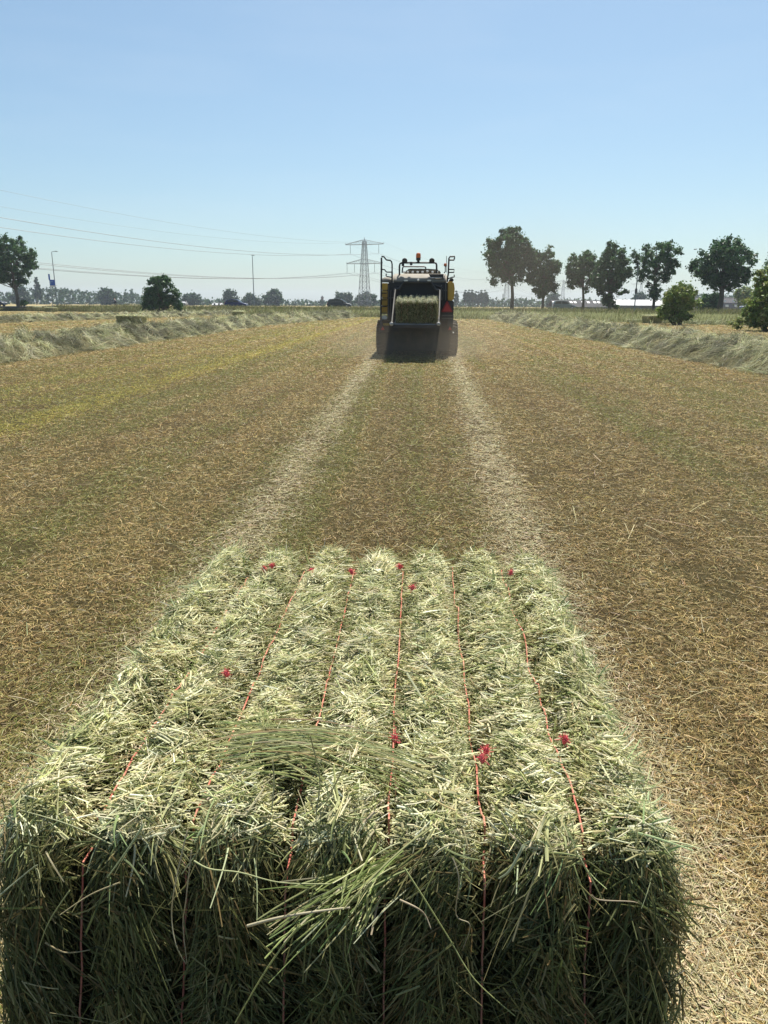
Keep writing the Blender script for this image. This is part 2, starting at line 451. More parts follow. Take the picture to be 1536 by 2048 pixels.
def stubble(N, y0, y1):
    y = y0*np.exp(rng.random(N)*math.log(y1/y0))
    keep = rng.random(N) < np.interp(y, [.3, .9, 1.6, 32, 60, 130], [.25, .55, 1, 1, .6, .4]); y = y[keep]; N = len(y)
    half = .56*y+1.6
    x = -.047*y+(rng.random(N)*2-1)*half
    keep = (y < edge_y(x)+1)
    inb = (x > -.72) & (x < .5) & (y > 1.12) & (y < 2.68)
    keep &= ~inb
    x = x[keep]; y = y[keep]; N = len(x)
    g, st, ye = zone(x, y)
    clump = fbm(x*3.2, y*3.2, 21, 2)
    ly = np.log(y); lk = np.log([.35, 3, 6, 15, 40, 100])
    kill = rng.random(N) < np.clip((.34-clump)*4.0, 0, .6)*(1-sstep(12, 35, y))
    x, y, g, st, ye, clump, ly = [a[~kill] for a in (x, y, g, st, ye, clump, ly)]; N = len(x)
    wid = np.interp(ly, lk, [.0022, .0026, .0034, .0072, .021, .052]); hgt = np.interp(ly, lk, [.033, .034, .036, .042, .052, .07])
    lmax = np.interp(ly, lk, [.042, .05, .06, .082, .17, .42]); lmin = lmax*.3; litter = np.interp(ly, lk, [.36, .32, .30, .28, .36, .38])
    lit = rng.random(N) < np.clip(litter+.6*st, 0, .97)
    u = rng.random(N)
    c = jit(pick(N, BROWN, [4, 4, 2, 3.4]))*(.72+.62*fbm(x*3.1, y*.05, 18)+.10*(fbm(x*1.5, y*1.1, 19)-.5))[:, None]
    cg = jit(pick(N, GREEN, [3, 3, 2, 2])); cs = jit(pick(N, STRAW, [3, 2, 3]), .15); cy = jit(pick(N, YELL, [1, 1]), .2)
    isg = (u < g*.75); c[isg] = cg[isg]
    iss = rng.random(N) < .07+.85*st; c[iss] = cs[iss]
    isy = rng.random(N) < ye*.85; c[isy] = cy[isy]
    ph = rng.random(N)*2*np.pi
    el = np.where(lit, rng.normal(.06, .14, N), rng.uniform(.3, 1.25, N))
    D = np.stack([np.cos(ph)*np.cos(el), np.sin(ph)*np.cos(el), np.sin(el)], 1)
    L = np.where(lit, lmin+(lmax-lmin)*rng.random(N), hgt*rng.uniform(.5, 1.4, N)*np.where(isg, 1.2, 1))
    W = wid*rng.uniform(.6, 1.4, N)
    z = np.where(lit, rng.uniform(.0, .55, N)*hgt*(.5+clump), -.005)
    B = rng.normal(0, .5, (N, 3)); B[:, 2] = np.where(lit, -np.abs(B[:, 2])*.3, -np.abs(B[:, 2])*.7)
    U = nrm(np.stack([rng.normal(0, .6, N), rng.normal(0, .6, N), np.ones(N)], 1))
    V, Fc, k = ribbons(np.stack([x, y, z], 1), D, L, W, U, B, 2, 0, .4)
    return V, Fc, np.repeat(c, k, 0)
DENS = 1.0
parts = [stubble(1850000, .33, 130)]
# single long stalks that lie loose on the stubble
def loose(N, y0, y1, wid, l0, l1):
    y = y0+(y1-y0)*rng.random(N); x = -.047*y+(rng.random(N)*2-1)*(.56*y+1)
    k_ = ~((x > -.74) & (x < .52) & (y > 1.1) & (y < 2.7)); x = x[k_]; y = y[k_]; N = len(x)
    ph = rng.random(N)*6.28; el = rng.normal(.08, .08, N)
    D = np.stack([np.cos(ph)*np.cos(el), np.sin(ph)*np.cos(el), np.sin(el)], 1)
    c = jit(pick(N, [(.52, .44, .26), (.42, .40, .20), (.60, .52, .33)], [3, 2, 2]), .12)
    B = rng.normal(0, .12, (N, 3)); B[:, 2] = -.08
    V, Fc, k = ribbons(np.stack([x, y, rng.uniform(.02, .05, N)], 1), D, rng.uniform(l0, l1, N), wid*rng.uniform(.7, 1.3, N),
                       np.tile([0, 0, 1.0], (N, 1)), B, 4, 0, .5)
    return V, Fc, np.repeat(c, k, 0)
parts += [loose(260, .5, 5, .0026, .08, .28), loose(330, 5, 14, .0042, .12, .4)]
V, Fc, C = merge(parts)
tag(mesh_np('stubble', V, Fc, M_grass, col=C), 'short brown and green stubble with straw litter covering the field', 'stubble', None, 'stuff')
del V, Fc, C, parts

# ------------------------------------------------------------------ hay bale builder
def rbox(p, h, r):
    q = np.clip(p, -(h-r), h-r)
    n = nrm(p-q)
    return q+n*r, n
HAYC = [(.58, .57, .34), (.70, .69, .47), (.44, .45, .23), (.28, .31, .14), (.14, .17, .08), (.76, .74, .55), (.42, .36, .19)]
def bale_shape(h, strings, r=.07, groove=.035, amp=.014, bulge=.010, shear=0.0):
    h = np.array(h)
    def f(p, jitter=0.0):
        q, n = rbox(p, h, r)
        gx = np.zeros(len(p))
        for s in strings: gx = np.maximum(gx, np.exp(-((p[:, 0]-s)/.026)**2))
        ww = 1-np.abs(n[:, 0])
        bul = bulge*np.cos((p[:, 0]-strings[0])/(strings[1]-strings[0])*2*np.pi+np.pi)
        nz = (fbm(p[:, 0]*7+p[:, 2]*5, p[:, 1]*7+p[:, 2]*4, 31)-.5)*2*amp+(fbm(p[:, 0]*18, p[:, 1]*24+p[:, 2]*20, 37)-.5)*amp*1.3
        d = -groove*gx*ww+bul*ww+nz+jitter
        o_ = q+n*d[:, None]
        if shear: o_[:, 1] -= shear*np.clip((h[2]-q[:, 2])/(2*h[2]), 0, 1)*np.clip(-q[:, 1]/h[1], 0, 1)**4
        return o_, n, gx*ww
    return f
def box_points(N, h, faces):
    """random points on chosen faces of a box; faces: dict name -> weight"""
    out = []
    for (ax, sg), wgt in faces.items():
        n = int(N*wgt); p = (rng.random((n, 3))*2-1)*h; p[:, ax] = sg*h[ax]
        out.append(p)
    return np.concatenate(out)
def grid_box(h, n):
    """closed box as six quad grids (welded later by position is not needed)"""
    V = []; Fc = []; c = 0
    for ax in range(3):
        u, v = [a for a in range(3) if a != ax]
        nu = max(2, int(n*h[u])); nv = max(2, int(n*h[v]))
        for sg in (-1, 1):
            a, b = np.meshgrid(np.linspace(-1, 1, nu+1)*h[u], np.linspace(-1, 1, nv+1)*h[v], indexing='ij')
            p = np.zeros((a.size, 3)); p[:, u] = a.ravel(); p[:, v] = b.ravel(); p[:, ax] = sg*h[ax]
            i, j = np.meshgrid(np.arange(nu), np.arange(nv), indexing='ij')
            k = (i*(nv+1)+j).ravel()
            f = np.stack([k, k+nv+1, k+nv+2, k+1], 1)
            if (sg < 0) == (ax != 1): f = f[:, ::-1]
            V.append(p); Fc.append(f+c); c += len(p)
    return np.concatenate(V), np.concatenate(Fc)

# ------------------------------------------------------------------ the big bale in front of the camera
fl_, fr_ = P(8, 1632, 1.17), P(1335, 1632, 1.17)
BW, BL, BHT = 1.23, 1.55, .70
bc = np.array([-.138, 1.105+BL/2, BHT/2])
h = np.array([BW/2, BL/2, BHT/2])
strings = [-.455, -.270, -.084, .094, .272, .452]
shape = bale_shape(h, strings, .085, .05, .020, .024, .17)
bale = empty('hay_bale', (bc[0], bc[1], 0))
tag(bale, 'large square green hay bale tied with red twine close in front of the camera', 'hay bale')
off = np.array([0, 0, BHT/2])
V, Fc = grid_box(h, 70)
V, n, _ = shape(V)
V = V-n*.026+off
mesh_np('packed_core', V, Fc, M_core, bale, smooth=True)

def tangent_dirs(n, ang, el, main):
    """unit vectors in the tangent plane of n: ang from axis 'main', el up along n"""
    a = nrm(main-n*np.sum(main*n, 1, keepdims=True)); b = np.cross(n, a)
    return np.cos(el)[:, None]*(np.cos(ang)[:, None]*a+np.sin(ang)[:, None]*b)+np.sin(el)[:, None]*n
parts = []
# layer 1: chopped stems over the top, lying in small bundles
def bundles(nb, per, faces, ang_f, el_f, size, wid, cols, probs, spread, hj, main, bend, anchor=.5, fs=.32, clear=.8):
    cpt = box_points(nb, h, faces); nb = len(cpt)
    a0 = ang_f(cpt); e0 = el_f(cpt); h0 = rng.normal(0, hj, nb)-.004
    c0 = pick(nb, cols, probs)*rng.uniform(.72, 1.2, (nb, 1))
    idx = np.repeat(np.arange(nb), per); N = len(idx)
    keep = rng.random(N) < rng.uniform(.4, 1, nb)[idx]; idx = idx[keep]; N = len(idx)
    d = rng.normal(0, spread, (N, 3)); ax = [k[0] for k in faces][0]; d[:, ax] = 0
    pt = np.clip(cpt[idx]+d, -h, h)
    gg = np.max([np.exp(-((pt[:, 0]-s_)/.021)**2) for s_ in strings], axis=0)
    kp = rng.random(N) > gg*clear; pt = pt[kp]; idx = idx[kp]; N = len(idx); gg = gg[kp]
    q, n, g = shape(pt, h0[idx]*(1-.6*gg)+rng.normal(0, .004, N))
    ang = a0[idx]+rng.normal(0, fs, N); el = e0[idx]+rng.normal(0, .14, N)
    D = tangent_dirs(n, ang, el, np.tile(main, (N, 1)))
    sz = rng.lognormal(0, .3, nb)
    L = size*sz[idx]*rng.lognormal(0, .3, N)*(1-.45*gg); W = wid*rng.lognormal(0, .35, N)
    c = jit(c0[idx], .18, .04)
    mixc = rng.random(N) < .3; c[mixc] = jit(pick(int(mixc.sum()), cols, probs), .2, .04)
    B = rng.normal(0, .13, (N, 3))+np.array(bend)
    v, f, k = ribbons(q-D*L[:, None]*anchor, D, L, W, nrm(n+rng.normal(0, .5, (N, 3))), B, 3, .3, .75)
    parts.append((v+off, f, np.repeat(c, k, 0)))
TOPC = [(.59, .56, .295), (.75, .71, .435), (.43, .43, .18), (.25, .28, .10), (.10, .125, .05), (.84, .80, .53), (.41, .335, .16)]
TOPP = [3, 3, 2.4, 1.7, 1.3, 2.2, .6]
bundles(7600, 15, {(2, 1): 1.0}, lambda p: (fbm(p[:, 0]*5, p[:, 1]*7, 43, 2)-.5)*4.0+rng.normal(0, .5, len(p))+np.where(rng.random(len(p)) < .3, rng.uniform(-1.6, 1.6, len(p)), 0),
        lambda p: rng.normal(.04, .16, len(p)), .036, .0027, TOPC, TOPP, .012, .009, [1.0, 0, 0], [0, 0, -.02], clear=.93)
bundles(1500, 5, {(2, 1): 1.0}, lambda p: rng.uniform(-3.14, 3.14, len(p)), lambda p: rng.normal(.12, .22, len(p)), .06, .0026, TOPC, TOPP, .012, .009, [1.0, 0, 0], [0, 0, -.05], clear=.95)
bundles(3600, 10, {(2, 1): 1.0}, lambda p: rng.uniform(-3.14, 3.14, len(p)), lambda p: rng.normal(.0, .2, len(p)), .015, .0020, TOPC, TOPP, .012, .010, [1.0, 0, 0], [0, 0, 0], clear=.9)
# greener upright stalks squeezed out along the strings
Np = 4200
p = np.stack([np.array(strings)[rng.integers(0, 6, Np)]+rng.normal(0, .017, Np), rng.uniform(-h[1]+.12, h[1], Np), np.full(Np, h[2])], 1)
gk = fbm(p[:, 1]*5, p[:, 0]*9, 47, 2) > rng.uniform(.25, .6, Np); p = p[gk]; Np = len(p)
q, n, g = shape(p, rng.normal(-.002, .006, Np))
D = tangent_dirs(n, np.pi/2+rng.normal(0, .7, Np), rng.normal(.25, .3, Np), np.tile([1.0, 0, 0], (Np, 1)))
L = rng.lognormal(-3.1, .4, Np)
c = jit(pick(Np, [(.24, .27, .09), (.34, .34, .13), (.15, .18, .07), (.40, .35, .17), (.5, .48, .26)], [3, 3, 2, 1.4, 1]), .2)
v, f, k = ribbons(q, D, L, rng.lognormal(-5.95, .3, Np), nrm(n+rng.normal(0, .6, (Np, 3))), rng.normal(0, .18, (Np, 3)), 3, .3, .5)
parts.append((v+off, f, np.repeat(c, k, 0)))
# layer 2: sides and back
Np = 26000
p = box_points(Np, h, {(0, 1): .36, (0, -1): .36, (1, 1): .28})
q, n, g = shape(p, rng.normal(.002, .009, Np))
ang = rng.normal(1.4, .7, Np); el = rng.normal(.03, .16, Np)
D = tangent_dirs(n, ang, el, np.tile([.3, 1.0, 0.1], (Np, 1)))
L = rng.lognormal(-3.2, .4, Np); W = rng.lognormal(-5.8, .35, Np)
c = jit(pick(Np, HAYC, [3, 2.5, 3, 2.5, 1.6, 1, .8]), .2)
v, f, k = ribbons(q-D*L[:, None]*.5, D, L, W, nrm(n+rng.normal(0, .4, (Np, 3))), rng.normal(0, .15, (Np, 3)), 2, .3, .7)
parts.append((v+off, f, np.repeat(c, k, 0)))
# layer 3: rear face towards the camera - stems that hang and fan out between the strings
FRC = [(.20, .20, .075), (.27, .25, .105), (.13, .145, .05), (.21, .155, .065), (.36, .33, .17), (.085, .095, .04)]  # brown-green hay, darkened further so the colour carries this face's deep shade
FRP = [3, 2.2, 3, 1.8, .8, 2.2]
def fan_ang(p):
    return -np.pi/2+np.clip((fbm(p[:, 0]*5, p[:, 2]*3.5, 51, 2)-.5)*4.4+rng.normal(0, .3, len(p)), -1.35, 1.35)
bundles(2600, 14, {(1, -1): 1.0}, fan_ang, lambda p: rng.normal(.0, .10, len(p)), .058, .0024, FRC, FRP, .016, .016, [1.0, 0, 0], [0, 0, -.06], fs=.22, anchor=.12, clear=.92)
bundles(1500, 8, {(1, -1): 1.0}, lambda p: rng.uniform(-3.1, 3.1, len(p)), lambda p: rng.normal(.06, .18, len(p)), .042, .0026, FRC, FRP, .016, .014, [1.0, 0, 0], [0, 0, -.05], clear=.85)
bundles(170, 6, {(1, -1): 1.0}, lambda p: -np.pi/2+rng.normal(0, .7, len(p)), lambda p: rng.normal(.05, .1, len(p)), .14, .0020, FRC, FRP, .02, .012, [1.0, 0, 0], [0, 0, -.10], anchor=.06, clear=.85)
# layer 4: shaggy fringe on the near top edge, other edges and along the grooves
def fringe(Np, pts, main_dir, spread, l0, l1, wd, cols, up=.25, bend=-.35):
    q, n, g = shape(pts, rng.normal(.004, .008, Np))
    D = nrm(np.tile(main_dir, (Np, 1))+rng.normal(0, spread, (Np, 3))+n*up)
    L = rng.uniform(l0, l1, Np)*rng.uniform(.6, 1.2, Np)
    B = rng.normal(0, .2, (Np, 3)); B[:, 2] += bend
    c = jit(pick(Np, cols, np.ones(len(cols))), .2)
    v, f, k = ribbons(q, D, L, wd*rng.uniform(.6, 1.4, Np), nrm(n+rng.normal(0, .4, (Np, 3))), B, 4, .3, .5)
    parts.append((v+off, f, np.repeat(c, k, 0)))
BRI = [(.44, .46, .24), (.56, .57, .34), (.30, .35, .15), (.22, .27, .11)]
Np = 420
e = np.stack([rng.uniform(-h[0], h[0], Np), -h[1]+np.abs(rng.normal(0, .05, Np)), np.full(Np, h[2])-np.abs(rng.normal(0, .03, Np))], 1)
fringe(Np, e, [0, -.5, -.3], .9, .025, .08, .0032, BRI, .15, -.4)
Np = 500
e = np.stack([rng.uniform(-h[0], h[0], Np), h[1]-np.abs(rng.normal(0, .03, Np)), np.full(Np, h[2])], 1)
fringe(Np, e, [0, .3, .5], .7, .02, .07, .0028, BRI, .3, -.1)
for sg in (-1, 1):
    Np = 700
    e = np.stack([sg*(h[0]-np.abs(rng.normal(0, .03, Np))), rng.uniform(-h[1], h[1], Np), np.full(Np, h[2])], 1)
    fringe(Np, e, [sg*.4, 0, .1], .8, .02, .065, .0034, BRI, .12, -.2)
for s in strings:
    Np = 170
    e = np.stack([s+rng.normal(0, .025, Np), rng.uniform(-h[1]+.15, h[1], Np), np.full(Np, h[2])], 1)
    fringe(Np, e, [0, .1, .45], .8, .03, .09, .0028, [(.22, .26, .09), (.30, .32, .12), (.15, .19, .07), (.36, .33, .16)], .3, -.2)
# loose swath of long stems lying across the near part of the top
def px_top(px, py, lift=.0):
    return G(px, py, BHT+lift)
Np = 150
v0 = np.array([px_top(rng.uniform(420, 560), 1462+rng.normal(28, 24), .03) for _ in range(Np)])
v1 = np.array([px_top(rng.uniform(640, 880), 1480+rng.normal(30, 26), .03) for _ in range(Np)])
Dm = v1-v0; L = np.linalg.norm(Dm, axis=1); D = Dm/L[:, None]
D = nrm(D+np.array([0, .22, .10])+rng.normal(0, .05, (Np, 3)))
B = np.tile([0, -.26, -.12], (Np, 1))+rng.normal(0, .04, (Np, 3))
c = jit(pick(Np, [(.28, .31, .12), (.38, .40, .18), (.48, .48, .26), (.32, .26, .13)], [3, 3, 1.5, 1.2]), .15)
v0[:, 2] = BHT+rng.uniform(.01, .045, Np)
v, f, k = ribbons(v0, D, L*rng.uniform(.7, 1.15, Np), rng.uniform(.002, .0042, Np), np.tile([0, -.3, 1.0], (Np, 1)), B, 8, .3, .5)
parts.append((v-np.array([bc[0], bc[1], 0]), f, np.repeat(c, k, 0)))
# fan of cut stems pushed out of the near face
Np = 110
org = P(770, 1752, 1.12)
v0 = org+rng.normal(0, 1, (Np, 3))*np.array([.035, .012, .03])+np.array([0, .0, 0])
tip = np.array([P(rng.uniform(520, 740), rng.uniform(1775, 1900), .985+rng.uniform(-.03, .05)) for _ in range(Np)])
Dm = tip-v0; L = np.linalg.norm(Dm, axis=1)*rng.uniform(.55, 1.2, Np); D = nrm(Dm)
B = np.tile([0, -.02, -.18], (Np, 1))+rng.normal(0, .07, (Np, 3)); D = nrm(D+np.array([0, 0, .18]))
c = jit(pick(Np, [(.30, .34, .12), (.42, .44, .2), (.54, .52, .30), (.2, .25, .08)], [3, 3, 1.5, 2]), .15)
v, f, k = ribbons(v0, D, L, rng.uniform(.0025, .0048, Np), nrm(np.array([[0, -1.0, .4]])+rng.normal(0, .3, (Np, 3))), B, 6, .3, .6)
parts.append((v-np.array([bc[0], bc[1], 0]), f, np.repeat(c, k, 0)))
V, Fc, C = merge(parts)
mesh_np('hay_stems', V, Fc, M_hay, bale, col=C)
# single long stalks standing clear of the bale, drawn as bent lines (photo pixels, distance)
STALKS = [([(375, 1660), (352, 1760), (343, 1830), (352, 1890), (372, 1928)], .0024, 1.02, (.58, .52, .34)),
          ([(383, 1700), (372, 1800), (366, 1850), (374, 1926)], .0022, 1.03, (.55, .47, .30)),
          ([(388, 1722), (420, 1738), (480, 1745), (560, 1765), (660, 1768)], .0026, 1.0, (.45, .47, .24)),
          ([(600, 1850), (560, 1900), (520, 1960), (470, 2046)], .0034, .96, (.46, .48, .20)),
          ([(288, 1648), (255, 1700), (215, 1755)], .0036, 1.04, (.48, .52, .30)),
          ([(620, 1470), (640, 1560), (632, 1640), (644, 1730), (640, 1800)], .0022, 1.08, (.44, .42, .22)),
          ([(0, 1790), (60, 1740), (75, 1730)], .0026, 1.03, (.50, .52, .34)),
          ([(50, 1600), (62, 1700), (80, 1768)], .0022, 1.06, (.46, .46, .24)),
          ([(495, 1852), (560, 1835), (640, 1822), (700, 1815)], .0046, .99, (.56, .50, .34)),
          ([(140, 1780), (100, 1840), (80, 1890), (60, 1960)], .0022, 1.02, (.40, .42, .20)),
          ([(1048, 1690), (1020, 1740), (998, 1757)], .0046, 1.03, (.54, .56, .36)),
          ([(905, 1715), (918, 1760), (912, 1830), (940, 1850), (925, 1900)], .0022, 1.03, (.48, .42, .28)),
          ([(808, 1735), (850, 1800), (900, 1880), (950, 1960), (1030, 2032)], .0026, 1.0, (.44, .47, .20)),
          ([(800, 1800), (832, 1815), (850, 1830), (862, 1858)], .0030, 1.0, (.46, .38, .26)),
          ([(1183, 1790), (1200, 1800), (1260, 1803), (1275, 1806)], .0026, 1.03, (.40, .33, .22)),
          ([(640, 1795), (660, 1900), (652, 1970), (620, 2002)], .0022, 1.0, (.42, .44, .18)),
          ([(735, 1790), (730, 1850), (705, 1868)], .0026, .98, (.46, .48, .22)),
          ([(240, 1765), (180, 1790), (120, 1830)], .0026, 1.03, (.44, .38, .22)),
          ([(90, 1885), (130, 1905), (180, 1900)], .0030, 1.03, (.40, .33, .18)),
          ([(660, 1510), (700, 1530), (735, 1545), (780, 1560)], .003, 1.25, (.42, .46, .2)),
          ([(545, 1520), (548, 1570), (540, 1650)], .003, 1.17, (.52, .5, .3)),
          ([(1285, 1760), (1310, 1830), (1350, 1880), (1362, 1930)], .003, 1.1, (.26, .32, .14)),
          ([(1150, 1700), (1190, 1770), (1205, 1800)], .003, 1.06, (.44, .46, .24)),
          ([(690, 1530), (655, 1600), (640, 1640)], .0028, 1.12, (.54, .5, .26)),
          ([(700, 1800), (690, 1900), (712, 1990)], .0018, 1.0, (.38, .40, .16)),
          ([(225, 1690), (140, 1650), (40, 1620)], .0026, 1.1, (.46, .47, .26)),
          ([(320, 1900), (300, 1850), (330, 1800)], .0018, 1.02, (.36, .36, .16))]
groups = {}
sv = []; sf = []; sc = []; nb = 0
for pts, wd, Y, colr in STALKS:
    pp = [P(a, b, Y+random.uniform(-.012, .012)) for a, b in pts]
    # smooth the polyline
    fine = []
    for i in range(len(pp)-1):
        a = pp[max(i-1, 0)]; b = pp[i]; c_ = pp[i+1]; d = pp[min(i+2, len(pp)-1)]
        for t in np.linspace(0, 1, 6)[:-1]:
            fine.append(.5*((2*b)+(-a+c_)*t+(2*a-5*b+4*c_-d)*t*t+(-a+3*b-3*c_+d)*t**3))
    fine.append(pp[-1])
    m_ = MB((bc[0], bc[1], 0)); m_.tube(fine, [wd*.5*(1.15-.55*i/len(fine)) for i in range(len(fine))], 5, False)
    sv.append(np.array(m_.v)); sf.append(np.array(m_.f)+nb); nb += len(m_.v)
    sc.append(np.tile(colr, (len(m_.v), 1)))
mesh_np('loose_stalks', np.concatenate(sv), np.concatenate(sf), M_hay, bale, col=np.concatenate(sc), smooth=True)
# twine: six loops round the bale, each with its frayed knots
knots_px = [(453, 1342, 1), (544, 1126, 0), (528, 1132, 0), (623, 1136, 1), (703, 1138, 2), (825, 1170, 3), (790, 1472, 3),
            (972, 1496, 4), (1130, 1474, 5), (1022, 1140, 5), (800, 1128, 3), (964, 1512, 4)]
tw_objs = []
for si, s in enumerate(strings):
    path = []
    for t in np.linspace(0, 1, 60): path.append((s, -h[1]+2*h[1]*t, h[2]))
    for t in np.linspace(0, 1, 24)[1:]: path.append((s, h[1], h[2]-2*h[2]*t))
    for t in np.linspace(0, 1, 12)[1:]: path.append((s, h[1]-2*h[1]*t, -h[2]))
    for t in np.linspace(0, 1, 30)[1:]: path.append((s, -h[1], -h[2]+2*h[2]*t))
    path = np.array(path)
    q, n, g = shape(path)
    wob = (fbm(np.arange(len(path))*.23, np.full(len(path), si*3.1), 61)-.5)
    q = q+n*np.where(n[:, 1:2] < -.93, .046, np.where(n[:, 1:2] < -.12, .008, .034+.05*wob[:, None])); q[:, 0] += wob*.012
    q = q+off; q[:, 2] = np.maximum(q[:, 2], .004)
    m_ = MB(); m_.tube(list(q), .0019, 6, False)
    tw_objs.append(m_.build('twine', M_twine, bale, True))
for (px, py, si) in knots_px:
    c0 = px_top(px, py+6, .036)-np.array([bc[0], bc[1], 0])
    n_ = 70
    m_ = MB(); m_.lathe(c0, (random.uniform(-.4, .4), random.uniform(-.4, .4), 1), [(.002, -.009), (.005, -.005), (.006, 0), (.005, .006), (.002, .010)], 8)
    d = nrm(rng.normal(0, 1, (n_, 3))+np.array([0, 0, .7]))
    v, f, k = ribbons(np.tile(c0, (n_, 1))+d*.004, d, rng.uniform(.005, .013, n_), np.full(n_, .0014), nrm(rng.normal(0, 1, (n_, 3))), rng.normal(0, .35, (n_, 3)), 3, 0, .6)
    m_.add(list(v), [tuple(a) for a in f])
    m_.build('knot', M_knot, tw_objs[si])

# ------------------------------------------------------------------ small bale for the field and the chute
def small_bale(dim, N, lw, root_name='hay_bale', tone=1.0):
    hh = np.array(dim)/2
    st = [(-.455+.182*i)*dim[0]/1.2 for i in range(6)]
    sh = bale_shape(hh, st, .06, .04, .02, .008)
    r_ = empty(root_name, (0, 0, 0))
    of = np.array([0, 0, hh[2]])
    V, Fc = grid_box(hh, 26); V, n, _ = sh(V)
    mesh_np('packed_core', V-n*.02+of, Fc, M_core, r_, smooth=True)
    A = {(2, 1): dim[0]*dim[1], (0, 1): dim[1]*dim[2], (0, -1): dim[1]*dim[2], (1, 1): dim[0]*dim[2], (1, -1): dim[0]*dim[2]}
    tot = sum(A.values()); A = {k: v/tot for k, v in A.items()}
    p = box_points(N, hh, A); Np = len(p)
    q, n, g = sh(p, rng.normal(0, .012, Np))
    D = tangent_dirs(n, rng.normal(1.4, .8, Np), rng.normal(.12, .25, Np), np.tile([1.0, .2, .1], (Np, 1)))
    L = rng.lognormal(-2.3, .4, Np)*lw[1]; W = rng.lognormal(-4.9, .3, Np)*lw[0]
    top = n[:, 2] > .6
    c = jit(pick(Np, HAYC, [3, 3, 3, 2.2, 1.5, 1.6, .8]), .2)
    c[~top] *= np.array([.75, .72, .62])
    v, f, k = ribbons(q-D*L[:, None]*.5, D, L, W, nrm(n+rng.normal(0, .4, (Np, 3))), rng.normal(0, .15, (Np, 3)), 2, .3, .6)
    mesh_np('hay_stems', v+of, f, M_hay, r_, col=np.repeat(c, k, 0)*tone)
    for s in st:
        path = []
        for t in np.linspace(0, 1, 24): path.append((s, -hh[1]+2*hh[1]*t, hh[2]))
        for t in np.linspace(0, 1, 10)[1:]: path.append((s, hh[1], hh[2]-2*hh[2]*t))
        for t in np.linspace(0, 1, 6)[1:]: path.append((s, hh[1]-2*hh[1]*t, -hh[2]))
        for t in np.linspace(0, 1, 10)[1:]: path.append((s, -hh[1], -hh[2]+2*hh[2]*t))
        q, n, g = sh(np.array(path)); q = q+n*.008+of; q[:, 2] = np.maximum(q[:, 2], .004)
        m_ = MB(); m_.tube(list(q), .004, 5, False); m_.build('twine', M_twine, r_)
    return r_
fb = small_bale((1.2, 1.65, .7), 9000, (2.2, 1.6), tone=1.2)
BALES = [((264, 652), 84, 'square bale just behind the near left windrow, biggest of the far bales'),
         ((478.5, 635.5), 4, 'small square bale behind the left windrow, right of the round bush'),
         ((76, 622), 12, 'square bale by the far bank, left one of the pair below the blue sign'),
         ((102.5, 624), 80, 'square bale half hidden by the farther left windrow, right one of the pair'),
         ((1303, 647), 5, 'dark square bale lying behind the right windrow in front of the barn')]
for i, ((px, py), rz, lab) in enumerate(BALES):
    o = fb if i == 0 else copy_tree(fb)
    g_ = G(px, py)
    o.location = (g_[0], g_[1], 0); o.rotation_euler = (0, 0, R(rz)); tag(o, lab, 'hay bale', 'square bales lying about the field')

